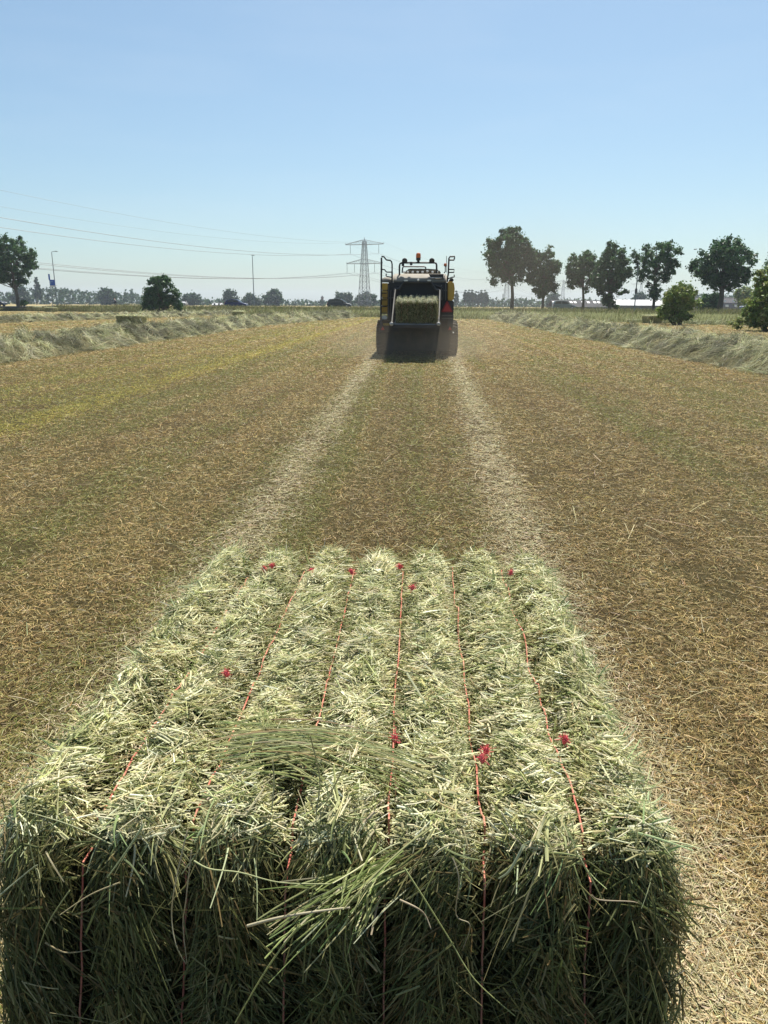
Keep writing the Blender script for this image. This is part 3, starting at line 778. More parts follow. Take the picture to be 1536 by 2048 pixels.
# ------------------------------------------------------------------ windrows
def windrow(path, y0, y1, width, height, N, inner, seed, label, wscale=1.0):
    """path: [(y, x)], inner: +1 when the tractor lane is on the +x side"""
    yy = np.array([p[0] for p in path]); xx = np.array([p[1] for p in path])
    def ht(u, y):
        prof = np.clip(1-np.abs(u)**2.2, 0, 1)**.8
        wob = .72+.5*fbm(y*.55, u*.8+seed, seed, 3)
        rid = .75*(fbm(y*1.2+u*1.0*inner, u*1.8, seed+5, 2)-.5)+.55*(fbm(y*2.6+u*2*inner, u*3.6, seed+9, 2)-.5)
        end = sstep(y0, y0+1.5, y)*(1-sstep(y1-3, y1, y))
        return height*(prof*wob+rid*np.sqrt(prof))*end
    def pos(u, y):
        wv = width*(.9+.25*(fbm(y*.3, y*0, seed+3)-.3))
        x = np.interp(y, yy, xx)+u*wv*.5+.35*(fbm(y*.25, y*0+4, seed+7)-.5)
        return x, ht(u, y)
    nu, ny = 26, int((y1-y0)*3.2)
    u, y = np.meshgrid(np.linspace(-1, 1, nu), np.linspace(y0, y1, ny), indexing='ij')
    x, z = pos(u.ravel(), y.ravel()); Vv = np.stack([x, y.ravel(), z-.03], 1)
    i, j = np.meshgrid(np.arange(nu-1), np.arange(ny-1), indexing='ij'); k = (i*ny+j).ravel()
    root = empty('hay_windrow', (float(np.interp(y0, yy, xx)), y0, 0)); o0 = np.array(root.location)
    tag(root, label, 'windrow', 'windrows of raked hay')
    mesh_np('hay_mound', Vv-o0, np.stack([k, k+ny, k+ny+1, k+1], 1), M_mound, root, smooth=True)
    # strands in tufts, denser where near
    nb = N//11
    def frame(uv, yv):
        x, z = pos(uv, yv); x2, z2 = pos(uv+.05*inner, yv)
        T = nrm(np.stack([x2-x, np.zeros(len(uv)), z2-z], 1))
        x3, z3 = pos(uv, yv+.15); T2 = nrm(np.stack([x3-x, np.full(len(uv), .15), z3-z], 1))
        n = nrm(np.cross(T, T2)*inner); n *= np.sign(n[:, 2:3]+1e-6)
        return x, z, T, T2, n
    yb = y0+(y1-y0)*rng.random(nb)**1.7; ub = np.clip(rng.normal(.12*inner, .5, nb), -1.05, 1.05)
    ab = (fbm(yb*.8, ub*.7, seed+12, 2)-.5)*2.6-.3+rng.normal(0, .4, nb)
    eb = rng.normal(.16, .3, nb); hb = rng.normal(.02, .07, nb); lb = rng.uniform(.3, .75, nb)
    tone = np.clip((fbm(yb*1.8+ub, ub*2.4, seed+20, 3)-.36)*3.4, 0, 1)  # patchy tuft tone; its dark patches paint in shaded hollows
    cb_ = pick(nb, [(.53, .505, .30), (.42, .415, .23), (.65, .62, .41), (.30, .31, .16), (.13, .14, .065)], [3, 3, 2.2, 2.4, 2.4])*(.42+.85*tone)[:, None]
    idx = np.repeat(np.arange(nb), rng.integers(5, 17, nb)); N = len(idx)
    sc_ = np.clip(yb[idx]/26, .75, 4)
    yv = yb[idx]+rng.normal(0, .07, N)*np.sqrt(sc_); uv = np.clip(ub[idx]+rng.normal(0, .045, N), -1.08, 1.08)
    x, z, T, T2, n = frame(uv, yv)
    a = ab[idx]+rng.normal(0, .24, N); wild = rng.random(N) < .15
    a = np.where(wild, rng.uniform(-3.1, 3.1, N), a); el = eb[idx]+rng.normal(0, .16, N)
    D = np.cos(el)[:, None]*(np.cos(a)[:, None]*T+np.sin(a)[:, None]*T2)+np.sin(el)[:, None]*n
    L = lb[idx]*rng.uniform(.6, 1.2, N)*sc_**.4; W = rng.uniform(.006, .015, N)*sc_*wscale
    B = rng.normal(0, .14, (N, 3)); B[:, 2] -= .22
    c = jit(cb_[idx], .2)
    base = np.stack([x, yv, z+hb[idx]+rng.normal(0, .02, N)], 1)-D*(L*.4)[:, None]
    base[:, 2] = np.maximum(base[:, 2], .01)
    v, f, k = ribbons(base-o0, D, L, W, nrm(n+rng.normal(0, .45, (N, 3))), B, 4, .25, .5)
    mesh_np('hay_strands', v, f, M_hay, root, col=np.repeat(c, k, 0))
    return root
windrow([(8, -11.9), (20, -12.5), (40, -12.7), (60, -12.6), (75, -11.0), (92, -9.2), (100, -8.8)], 11, 96, 2.7, .52, 95000, 1, 3,
        'long windrow of raked hay left of the baler, nearer of the two there')
windrow([(40, -36), (60, -33.5), (80, -31), (100, -28.5), (125, -27)], 44, 118, 3.0, .40, 26000, 1, 23,
        'farther windrow of raked hay running to the round bush on the left')
windrow([(8, 9.5), (20, 9.7), (40, 9.5), (60, 9.4), (75, 9.3), (95, 9.0)], 10, 88, 2.7, .58, 90000, -1, 43,
        'long windrow of raked hay along the right side of the field')
print('terrain done')
# ------------------------------------------------------------------ trees and bushes
def blade_tubes(mb, a, b, r0, r1, n=6, wob=.12):
    a = np.array(a, float); b = np.array(b, float); L = np.linalg.norm(b-a)
    pts = [a+(b-a)*t+(rng.normal(0, 1, 3)*wob*L*math.sin(math.pi*t)*.35 if 0 < t < 1 else 0) for t in np.linspace(0, 1, 5)]
    mb.tube(pts, [r0+(r1-r0)*t for t in np.linspace(0, 1, 5)], n, False)
def leaf_cloud(C, rad, per, size, cols, flat=.6):
    """C: cluster centres, rad: cluster radii; leaf-sized diamond faces scattered through each cluster"""
    n = len(C); idx = np.repeat(np.arange(n), per); N = len(idx)
    d = nrm(rng.normal(0, 1, (N, 3)))*np.minimum(np.abs(rng.normal(0, .62, (N, 1))), 1.5)
    c = C[idx]+d*rad[idx][:, None]*np.array([1, 1, .8])
    nv = nrm(rng.normal(0, 1, (N, 3))+np.array([0, 0, .5])+d*.5)
    a = nrm(np.cross(nv, rng.normal(0, 1, (N, 3)))); b = np.cross(nv, a)
    s = (size*rng.uniform(.6, 1.35, N))[:, None]
    V = np.stack([c-a*s, c-b*s*flat, c+a*s, c+b*s*flat], 1).reshape(-1, 3)
    Fc = np.arange(N*4).reshape(-1, 4)
    base = pick(n, cols, np.ones(len(cols)))*rng.uniform(.8, 1.2, (n, 1))
    cc = jit(base[idx], .2, .08)
    return V, Fc, np.repeat(cc, 4, 0)
LEAFG = [(.045, .11, .034), (.06, .135, .04), (.036, .09, .03), (.075, .145, .044)]
LEAFB = [(.19, .26, .065), (.24, .30, .08), (.14, .20, .05), (.27, .30, .10)]
def broad_tree(name, label, cat, px, base_z, Y, rect, ncl, per, size, group=None, cols=LEAFG, shape='round', trunk_r=.28, lean=0, low=None, crad=1.0, cut=.42, stems=1):
    """px: trunk column in the photo, rect: (left, right, top, bottom) of the crown in photo pixels at distance Y"""
    l, r_, t, b_ = rect
    tl = P(l, (t+b_)/2, Y); tr = P(r_, (t+b_)/2, Y); tt = P((l+r_)/2, t, Y); tb = P((l+r_)/2, b_, Y)
    base = P(px, 612, Y); base = np.array([base[0], Y, base_z])
    cx = (tl[0]+tr[0])/2; rx = (tr[0]-tl[0])/2; z0, z1 = max(tb[2], base_z+.05), tt[2]; cz = (z0+z1)/2; rz = (z1-z0)/2
    root = empty(name, base); tag(root, label, cat, group)
    C = []; tries = 0; ncl = int(ncl*1.35); sd = rng.uniform(0, 50)
    while len(C) < ncl and tries < 20000:
        tries += 1
        q = rng.uniform(-1, 1, 3); d = np.linalg.norm(q)
        hz = (q[2]+1)/2
        lob = .74+.46*float(vn(math.atan2(q[1], q[0])*.9+sd, q[2]*2.4+sd, 5))
        lim = lob*{'round': 1.0, 'ovate': 1.0 if hz < .35 else 1-.62*((hz-.35)/.65)**1.5, 'cone': 1-.8*hz, 'dome': math.sqrt(max(0, 1-hz**2.2)), 'wide': 1.0 if hz > .3 else .75}[shape]
        rr = math.hypot(q[0], q[1])
        if shape != 'dome': d = d/(.74+.46*float(vn(math.atan2(q[1], q[0])*.9+sd, q[2]*1.9+sd, 3)))
        if shape in ('round', 'wide'):
            if d > 1 or d < rng.uniform(0, .75): continue
        else:
            if rr > lim*(1 if shape == 'dome' else math.sqrt(max(0, 1-max(0, .3-hz)*2))): continue
            if rr < lim*rng.uniform(0, .6): continue
        p = np.array([cx+q[0]*rx*.92, Y+q[1]*rx*.85, cz+q[2]*rz*.93])
        if fbm(p[0]*.55/crad, p[2]*.55/crad+p[1]*.31, 71, 2) < cut-.12*(1-d) and rng.random() < .8: continue
        C.append(p)
    C = np.array(C)
    if low is not None:
        lx, lz0, lz1, nl, lr = low
        E = np.stack([np.full(nl, base[0])+rng.normal(0, lr, nl), np.full(nl, Y)+rng.normal(0, lr, nl), rng.uniform(lz0, lz1, nl)], 1)
        C = np.concatenate([C, E])
    rad = crad*rng.uniform(.35, .8, len(C))
    sat = np.repeat(C, 2, 0)+nrm(rng.normal(0, 1, (len(C)*2, 3)))*(np.repeat(rad, 2)*rng.uniform(.4, 1.0, len(C)*2))[:, None]
    CC = np.concatenate([C, sat]); RR = np.concatenate([rad, np.repeat(rad, 2)*.55])
    V, Fc, cc = leaf_cloud(CC, RR*1.15, int(per*.55), size*.78, cols)
    mesh_np('crown', V-base, Fc, M_leaf, root, col=cc)
    mb = MB(base)
    if stems == 1:
        mid = np.array([base[0]*.5+cx*.5+lean, Y, z0+(z1-z0)*.45]); topp = np.array([cx, Y, z1-rz*.25])
        pts = [base-np.array([0, 0, .3]), base+(mid-base)*.3+np.array([.08, 0, 0]), base+(mid-base)*.65-np.array([.06, 0, 0]), mid, topp]
        mb.tube(pts, [trunk_r*1.25, trunk_r*.95, trunk_r*.8, trunk_r*.6, trunk_r*.15], 9, False)
        order = rng.permutation(len(C))[:min(34, len(C))]
        for i in order:
            p = C[i]; hz = np.clip((p[2]-z0)/(z1-z0), 0, 1)
            zt = z0-rz*.1+(z1-z0)*max(0, hz*.75-.12); a = base+(mid-base)*np.clip((zt-base_z)/(mid[2]-base_z), .45, 1) if zt < mid[2] else mid+(topp-mid)*np.clip((zt-mid[2])/(topp[2]-mid[2]), 0, 1)
            blade_tubes(mb, a, p, trunk_r*.3, trunk_r*.06, 5)
    else:
        for i in rng.permutation(len(C))[:stems]:
            blade_tubes(mb, base+np.array([rng.normal(0, .25), rng.normal(0, .25), -.2]), C[i], trunk_r, trunk_r*.2, 5)
    mb.build('trunk' if stems == 1 else 'stems', M_bark, root, True)
    return root
G1 = 'roadside trees along the bank'
broad_tree('roadside_tree', 'leafy roadside tree at the left edge of the picture beside the blue sign', 'tree', 37, .7, 141, (-36, 72, 474, 578), 120, 130, .23, G1, shape='wide', trunk_r=.3, crad=1.15, cut=.34)
broad_tree('roadside_tree', 'tallest roadside tree with a broad full crown, just right of the baler', 'tree', 1024, .7, 122, (970, 1073, 450, 577), 125, 150, .22, G1, shape='round', trunk_r=.27, crad=1.15, cut=.36)
broad_tree('roadside_tree', 'pointed roadside tree touching the tallest tree, with sprouts low on its trunk', 'tree', 1085, .7, 122, (1050, 1123, 490, 586), 75, 140, .21, G1, shape='ovate', trunk_r=.2, low=(0, 2.6, 4.2, 9, .45), crad=1.0)
broad_tree('roadside_tree', 'smaller rounded roadside tree above the silver car and grey barn roof', 'tree', 1166, .7, 122, (1123, 1206, 503, 583), 70, 130, .2, G1, shape='round', trunk_r=.2, crad=.95, cut=.4)
broad_tree('roadside_tree', 'roadside tree leafy almost down to the ground, in the middle of the right hand row', 'tree', 1219, .7, 116, (1184, 1262, 481, 596), 95, 130, .2, G1, shape='round', trunk_r=.22, low=(0, 1.2, 4.5, 26, .75), crad=.95, cut=.4)
broad_tree('roadside_tree', 'sparse open roadside tree with sky showing through, beside the thin pole', 'tree', 1307, .7, 116, (1256, 1363, 476, 574), 72, 105, .19, G1, shape='round', trunk_r=.2, low=(0, 2.0, 5.0, 16, .5), crad=.95, cut=.47)
broad_tree('roadside_tree', 'wide dark roadside tree in front of the house with a mansard roof', 'tree', 1440, .7, 112, (1384, 1517, 474, 584), 120, 140, .21, G1, shape='wide', trunk_r=.36, crad=1.1, cut=.39)
broad_tree('roadside_tree', 'tree cut off by the right edge of the picture above the big bush', 'tree', 1570, .7, 104, (1522, 1630, 490, 575), 90, 120, .21, G1, shape='round', trunk_r=.28, crad=1.0)
G2 = 'bushes along the field edge'
broad_tree('bush', 'big round dark bush standing alone left of the blue car', 'bush', 322, .35, 112, (284, 362, 546, 621), 120, 150, .17, G2, shape='dome', trunk_r=.1, crad=.75, cut=.3, stems=14)
broad_tree('bush', 'bright green bush behind the right windrow, left of the house', 'bush', 1362, .1, 68, (1318, 1407, 567, 641), 120, 150, .11, G2, cols=LEAFB, shape='dome', trunk_r=.06, crad=.5, cut=.33, stems=14)
broad_tree('bush', 'large green bush at the right edge of the picture hiding a dark van', 'bush', 1550, .05, 52, (1478, 1660, 518, 657), 240, 150, .10, G2, cols=LEAFB, shape='dome', trunk_r=.06, crad=.5, cut=.3, stems=16)
broad_tree('bush', 'low dark bush at the foot of the wide dark tree', 'bush', 1420, .7, 135, (1396, 1440, 588, 622), 50, 120, .2, G2, shape='round', trunk_r=.08, crad=.9, cut=.3, stems=8)
broad_tree('bush', 'pale green bush behind the house beside the large right edge bush', 'bush', 1496, 0, 215, (1470, 1530, 572, 622), 60, 110, .35, G2, cols=LEAFB, shape='round', trunk_r=.12, crad=1.6, cut=.3, stems=8)
broad_tree('bush', 'low bush on the bank at the foot of the left edge tree', 'bush', 47, .75, 139, (38, 54, 602, 610), 14, 90, .15, G2, shape='round', trunk_r=.05, crad=.5, cut=.1, stems=5)

# far tree line
FARC = [(.04, .085, .035), (.05, .10, .04), (.035, .075, .035)]
FAR = [((18, 62, 574, 612), 'distant tree at the far left behind the left edge tree trunk', 'ovate'),
       ((196, 232, 577, 612), 'small distant tree standing up above the wood behind the cyclist', 'round'),
       ((366, 402, 588, 614), 'low distant tree right of the round bush, left one of two', 'round'),
       ((448, 474, 583, 614), 'flat topped distant tree rising right behind the blue car roof', 'round'),
       ((524, 573, 580, 615), 'large dome shaped distant tree between lamp post and dark grey car', 'round'),
       ((486, 522, 590, 615), 'distant tree directly behind the tall lamp post', 'ovate'),
       ((666, 706, 587, 616), 'distant round tree behind the dark grey car', 'round'),
       ((710, 758, 585, 617), 'distant double crowned tree at the foot of the pylon', 'round'),
       ((1094, 1120, 588, 618), 'distant tree behind the silver car', 'ovate'),
       ((1264, 1292, 585, 620), 'distant small round tree behind the bright barn roof', 'round')]
for (rect, lab, shp) in FAR:
    broad_tree('distant_tree', lab, 'tree', (rect[0]+rect[1])/2, -.2, 470, rect, 46, 60, .75, 'distant trees on the horizon', FARC, shp, .3, crad=3.0, cut=.2)
broad_tree('distant_tree', 'slim conical distant tree rising above the wood behind the blue sign', 'tree', 74, -.2, 470, (67, 83, 554, 600), 40, 60, .6, 'distant trees on the horizon', FARC, 'ovate', .3, crad=1.5, cut=.2)
# poplar row in the haze behind the baler: one built, the rest copied
pop = broad_tree('poplar', 'slim hazy poplar in the row just right of the baler', 'tree', 938, -.2, 520, (933.5, 942.5, 577, 608), 34, 50, .6, 'row of poplars on the horizon', FARC, 'ovate', .25, crad=1.1, cut=.15)
for i, (px, sc_) in enumerate([(913, .98), (931, 1.0), (944.5, 1.03), (951, .95), (957, .92), (963, 1.0), (968.5, .96), (974, .9)]):
    o = copy_tree(pop); q = P(px, 608, 520+random.uniform(-6, 6)); o.location = (q[0], q[1], -.2); o.scale = (sc_, sc_, sc_*random.uniform(.94, 1.04)); o.rotation_euler = (0, 0, random.uniform(0, 6))
# the rest of the wood is one mass
prof = [(-300, 582), (-60, 583), (20, 583), (44, 590), (60, 580), (100, 574), (150, 577), (185, 583), (215, 586), (240, 585), (262, 580), (284, 590), (300, 596), (372, 598), (430, 597), (480, 600),
        (500, 598), (540, 600), (590, 599), (640, 600), (700, 600), (760, 601), (800, 600), (900, 601), (960, 598), (1000, 597), (1040, 594), (1075, 600), (1110, 599), (1160, 596), (1240, 598), (1300, 597), (1360, 590), (1400, 585), (1480, 588), (1560, 584), (1700, 584), (1900, 586)]
Cw = []
for x in np.arange(-320, 1900, 2.6):
    topy = np.interp(x, [p[0] for p in prof], [p[1] for p in prof])+2+rng.normal(0, 1.8)
    Y = rng.uniform(520, 640)
    zt = P(x, topy, Y)[2]
    for z in np.arange(zt-1.4, -.5, -2.2): Cw.append((P(x, 600, Y)[0]+rng.normal(0, .8), Y+rng.normal(0, 4), z))
Cw = np.array(Cw)
V, Fc, cc = leaf_cloud(Cw, rng.uniform(1.4, 2.8, len(Cw)), 26, .8, FARC)
tag(mesh_np('woodland', V, Fc, M_leaf, col=cc), 'far off hazy wood along the whole horizon', 'wood', None, 'stuff')

# ------------------------------------------------------------------ tall grass on the bank
N = 90000
x = rng.uniform(-115, 75, N); t = rng.random(N)**1.6
e = edge_y(x); y = e-.3+(141.5-e)*t
ok = np.abs(x+.047*y) < .62*y+4; x, y = x[ok], y[ok]; N = len(x)
z = land_z(x, y)
cl = fbm(x*.35, y*.35, 81); ht_ = rng.uniform(.25, .75, N)*(.25+1.3*cl)
phi = rng.random(N)*6.28; tl = rng.normal(0, .28, N)
D = nrm(np.stack([np.cos(phi)*tl, np.sin(phi)*tl, np.ones(N)], 1)); B = np.stack([rng.normal(.1, .2, N), rng.normal(0, .2, N), -np.abs(rng.normal(.1, .12, N))], 1)
c = jit(pick(N, [(.16, .17, .055), (.21, .20, .08), (.095, .12, .04), (.30, .265, .13), (.38, .33, .19)], [3, 3, 2.2, 2, 1.3]), .25)
mixg = fbm(x*.16, y*.4, 83)[:, None]; c = c*(.45+1.0*mixg)
v, f, k = ribbons(np.stack([x, y, z-.03], 1), D, ht_, rng.uniform(.018, .05, N)*np.clip(y/90, .6, 1.6), nrm(rng.normal(0, 1, (N, 3))), B, 2, 0, .35)
tag(mesh_np('tall_grass', v, f, M_grass, col=np.repeat(c, k, 0)), 'tall uncut grass on the road bank', 'grass', None, 'stuff')
# mown swath of grass lying on the right hand bank foot
N = 9000
x = rng.uniform(20, 48, N); y = edge_y(x)+rng.normal(1.2, .5, N); z = land_z(x, y)+rng.uniform(0, .3, N)*np.exp(-((y-edge_y(x)-1.2)/.6)**2)
a = rng.normal(.3, .6, N); D = nrm(np.stack([np.cos(a), np.sin(a), rng.normal(0, .2, N)], 1))
c = jit(pick(N, [(.26, .28, .12), (.36, .36, .2), (.18, .21, .08)], [3, 2, 2]), .2)
v, f, k = ribbons(np.stack([x, y, z+.02], 1), D, rng.uniform(.3, .8, N), rng.uniform(.02, .04, N), nrm(rng.normal(0, .4, (N, 3))+np.array([0, 0, 1])), rng.normal(0, .15, (N, 3)), 2, 0, .4)
tag(mesh_np('cut_grass', v, f, M_grass, col=np.repeat(c, k, 0)), 'flattened cut grass along the foot of the right bank', 'grass', None, 'stuff')

# ------------------------------------------------------------------ power line
def lattice(mb, z0, z1, w0, w1, n, r):
    zs = z0+(z1-z0)*(1-(1-np.linspace(0, 1, n+1))**1.35)
    for i in range(n):
        a, b = zs[i], zs[i+1]; wa = w0+(w1-w0)*(a-z0)/(z1-z0); wb = w0+(w1-w0)*(b-z0)/(z1-z0)
        ca = [(-wa, -wa), (wa, -wa), (wa, wa), (-wa, wa)]; cb = [(-wb, -wb), (wb, -wb), (wb, wb), (-wb, wb)]
        for k in range(4):
            k2 = (k+1) % 4
            mb.tube([(*ca[k], a), (*cb[k], b)], r*1.4, 4, False)
            mb.tube([(*ca[k], a), (*cb[k2], b)], r*.7, 4, False)
            mb.tube([(*ca[k2], a), (*cb[k], b)], r*.7, 4, False)
            mb.tube([(*cb[k], b), (*cb[k2], b)], r*.6, 4, False)
ARM_U, ARM_L = 12.0, 11.4
ZU, ZL = 35.2, 24.6
INS_U, INS_L = 9.0, (11.2, 6.4)
INSL = 5.0
def pylon(loc, rz, label):
    root = empty('electricity_pylon', loc, rz); tag(root, label, 'pylon', 'high voltage pylons')
    mb = MB(); lattice(mb, 0, 37.0, 3.0, .9, 13, .13)
    mb.tube([(0, 0, 37), (0, 0, 39.2)], .16, 5)
    for s in (-1, 1):
        for q in (-1, 1): mb.tube([(s*.95, q*.95, 37), (0, 0, 38.2)], .1, 4, False)
    mb.build('tower', M_galv, root)
    for (zz, half, hh) in ((ZU, ARM_U, 2.6), (ZL, ARM_L, 2.6)):
        a = MB()
        wz = 3.0+(.9-3.0)*zz/37
        for s in (-1, 1):
            for q in (-1, 1):
                a.tube([(0, q*wz, zz), (s*half, q*.15, zz+.15)], .17, 4)
                a.tube([(s*wz*.7, q*wz, zz+hh), (s*half, q*.15, zz+.35)], .12, 4)
            for k in range(1, 8):
                t0 = k/8.0; t1 = (k+.5)/8
                a.tube([(s*half*t0, 0, zz+.05), (s*half*t1, 0, zz+hh*(1-t1)+.3*t1)], .07, 4, False)
                a.tube([(s*half*t1, 0, zz+hh*(1-t1)+.3*t1), (s*half*(k+1)/8, 0, zz+.05)], .07, 4, False)
            a.tube([(s*half, 0, zz), (s*(half+.1), 0, zz+1.1)], .1, 4)
        a.build('cross_arm', M_galv, root)
    for (xx, zz) in ((INS_U, ZU), (-INS_U, ZU), (INS_L[0], ZL), (INS_L[1], ZL), (-INS_L[0], ZL), (-INS_L[1], ZL)):
        b = MB(); prof_ = []
        for k in range(13): prof_ += [(.10, -k*INSL/13), (.17, -(k+.4)*INSL/13)]
        b.lathe((xx, 0, zz), (0, 0, 1), prof_[::-1], 6); b.build('insulator', M_ins, root)
    return root
P1 = P(729, 606, 462); P1 = np.array([P1[0], 462.0, -.3])
LD = np.array([.324, .946, 0]); SPAN = 380.0
PYL = [P1-LD*SPAN, P1, P1+LD*SPAN, P1+LD*SPAN*2]
LR = math.atan2(LD[1], LD[0])-math.pi/2
py_ = pylon(PYL[1], LR, 'steel lattice pylon with two cross arms left of the baler')
for i in (2, 3):
    o = copy_tree(py_); o.location = PYL[i]; o['label'] = ['', '', 'distant pylon mostly hidden by the crown of the tallest tree', 'distant pylon whose lattice foot shows between tallest tree row and silver car'][i]
o = copy_tree(py_); q = P(1279, 612, 1020); o.location = (q[0], 1020, -.3); o.rotation_euler = (0, 0, R(-14)); o.scale = (1, 1, .8); o['label'] = 'faint distant pylon beside the sparse open tree and thin pole'
ax = np.array([math.cos(LR), math.sin(LR), 0])
WIRES = [(ARM_U, ZU+1.1, 8.0, 'earth wire from the right tip of the upper pylon arm', .035), (-ARM_U, ZU+1.1, 8.0, 'highest thin wire, from the left tip of the upper pylon arm', .035)]
nm = {INS_U: 'right end of the upper', -INS_U: 'left end of the upper', INS_L[0]: 'outer right end of the lower', INS_L[1]: 'inner right part of the lower', -INS_L[0]: 'outer left end of the lower', -INS_L[1]: 'inner left part of the lower'}
for k, v_ in nm.items(): WIRES.append((k, (ZU if abs(k) == INS_U else ZL)-INSL, 8.2, 'power cable hung on the insulator at the %s pylon arm' % v_, .075))
for (u, z, sag, lab, r) in WIRES:
    m_ = MB()
    for a, b in ((0, 1), (1, 2), (2, 3)):
        pts = [PYL[a]+(PYL[b]-PYL[a])*t+ax*u+np.array([0, 0, z-4*sag*t*(1-t)]) for t in np.linspace(0, 1, 28)]
        m_.tube(pts, r, 4, False)
    tag(m_.build('power_cable', M_wire), lab, 'power line', 'cables of the power line')

# ------------------------------------------------------------------ lamp posts, sign, poles
def lamp(px_t, py_t, Y, base_z, label, arm=1.0, r=.075):
    t = P(px_t, py_t, Y); root = empty('lamp_post', (t[0], Y, base_z)); tag(root, label, 'lamp post', 'roadside poles')
    hh = t[2]-base_z
    m_ = MB(); pts = [(0, 0, -.3), (0, 0, hh*.55), (0, 0, hh-.15)]; rr = [r*1.3, r, r*.75]
    if arm: pts += [(arm*.12, 0, hh-.03), (arm*.5, 0, hh+.02)]; rr += [r*.65, r*.6]
    m_.tube(pts, rr, 8); m_.build('pole', M_galv, root, True)
    b = MB(); x0 = arm*.5 if arm else -.2
    b.prism([(x0, -.12, hh-.02), (x0+.15, -.12, hh+.1), (x0+.55, -.12, hh+.08), (x0+.7, -.12, hh+.0), (x0+.6, -.12, hh-.05)], (0, .24, 0)); b.build('lamp_head', M_galv, root, bevel=.02)
    return root
lamp(103, 503, 141, .7, 'tall street lamp with a short arm beside the blue sign', 1.0)
lamp(504.5, 511, 151.5, .7, 'tall street lamp at the road just right of the blue car', 0)
th = P(1277, 528, 112); root = empty('utility_pole', (th[0], 112, .6)); tag(root, 'thin tall pole left of the sparse open tree in front of the bright barn roof', 'pole', 'roadside poles')
m_ = MB(); m_.tube([(0, 0, -.3), (0, 0, 4), (0, 0, th[2]-.6)], [.09, .075, .05], 8); m_.build('pole', M_galv, root, True)
m_ = MB(); m_.box(-.14, .14, -.12, .12, 2.6, 3.3); m_.build('switch_box', M_dark, root, bevel=.02)
th = P(1006, 588, 128); root = empty('marker_post', (th[0], 128, .6)); tag(root, 'thin short post on the bank left of the tallest tree trunk', 'pole', 'roadside poles')
m_ = MB(); m_.tube([(0, 0, -.3), (0, 0, th[2]-.6)], .045, 6); m_.build('pole', M_galv, root, True)
m_ = MB(); m_.box(-.07, .07, -.02, .02, th[2]-.9, th[2]-.62); m_.build('reflector', M_white, root)
# blue road sign
a = P(98, 548, 138); root = empty('road_sign', (a[0], 138, .65)); tag(root, 'tall blue sign on a post beside the street lamp', 'sign')
hz = a[2]-.65
m_ = MB(); m_.tube([(0, 0, -.3), (0, 0, hz-.02)], .06, 8); m_.build('post', M_galv, root, True)
m_ = MB(); m_.box(-.12, .16, -.14, -.065, hz-1.0, hz); m_.build('blue_blade', M_blue_sign, root, bevel=.01)
m_ = MB(); m_.box(.0, .95, -.14, -.07, hz-2.25, hz-.98)
pnl = m_.build('sign_panel', M_blue_sign, root, bevel=.01)
m_ = MB(); m_.box(.03, .92, -.146, -.14, hz-2.22, hz-1.98); m_.build('white_strip', M_white, pnl)
m_ = MB(); m_.box(.1, .22, -.146, -.14, hz-1.72, hz-1.25); m_.box(.26, .62, -.146, -.14, hz-1.38, hz-1.26); m_.build('white_marking', paint('pale_blue', (.2, .35, .6), .5), pnl)

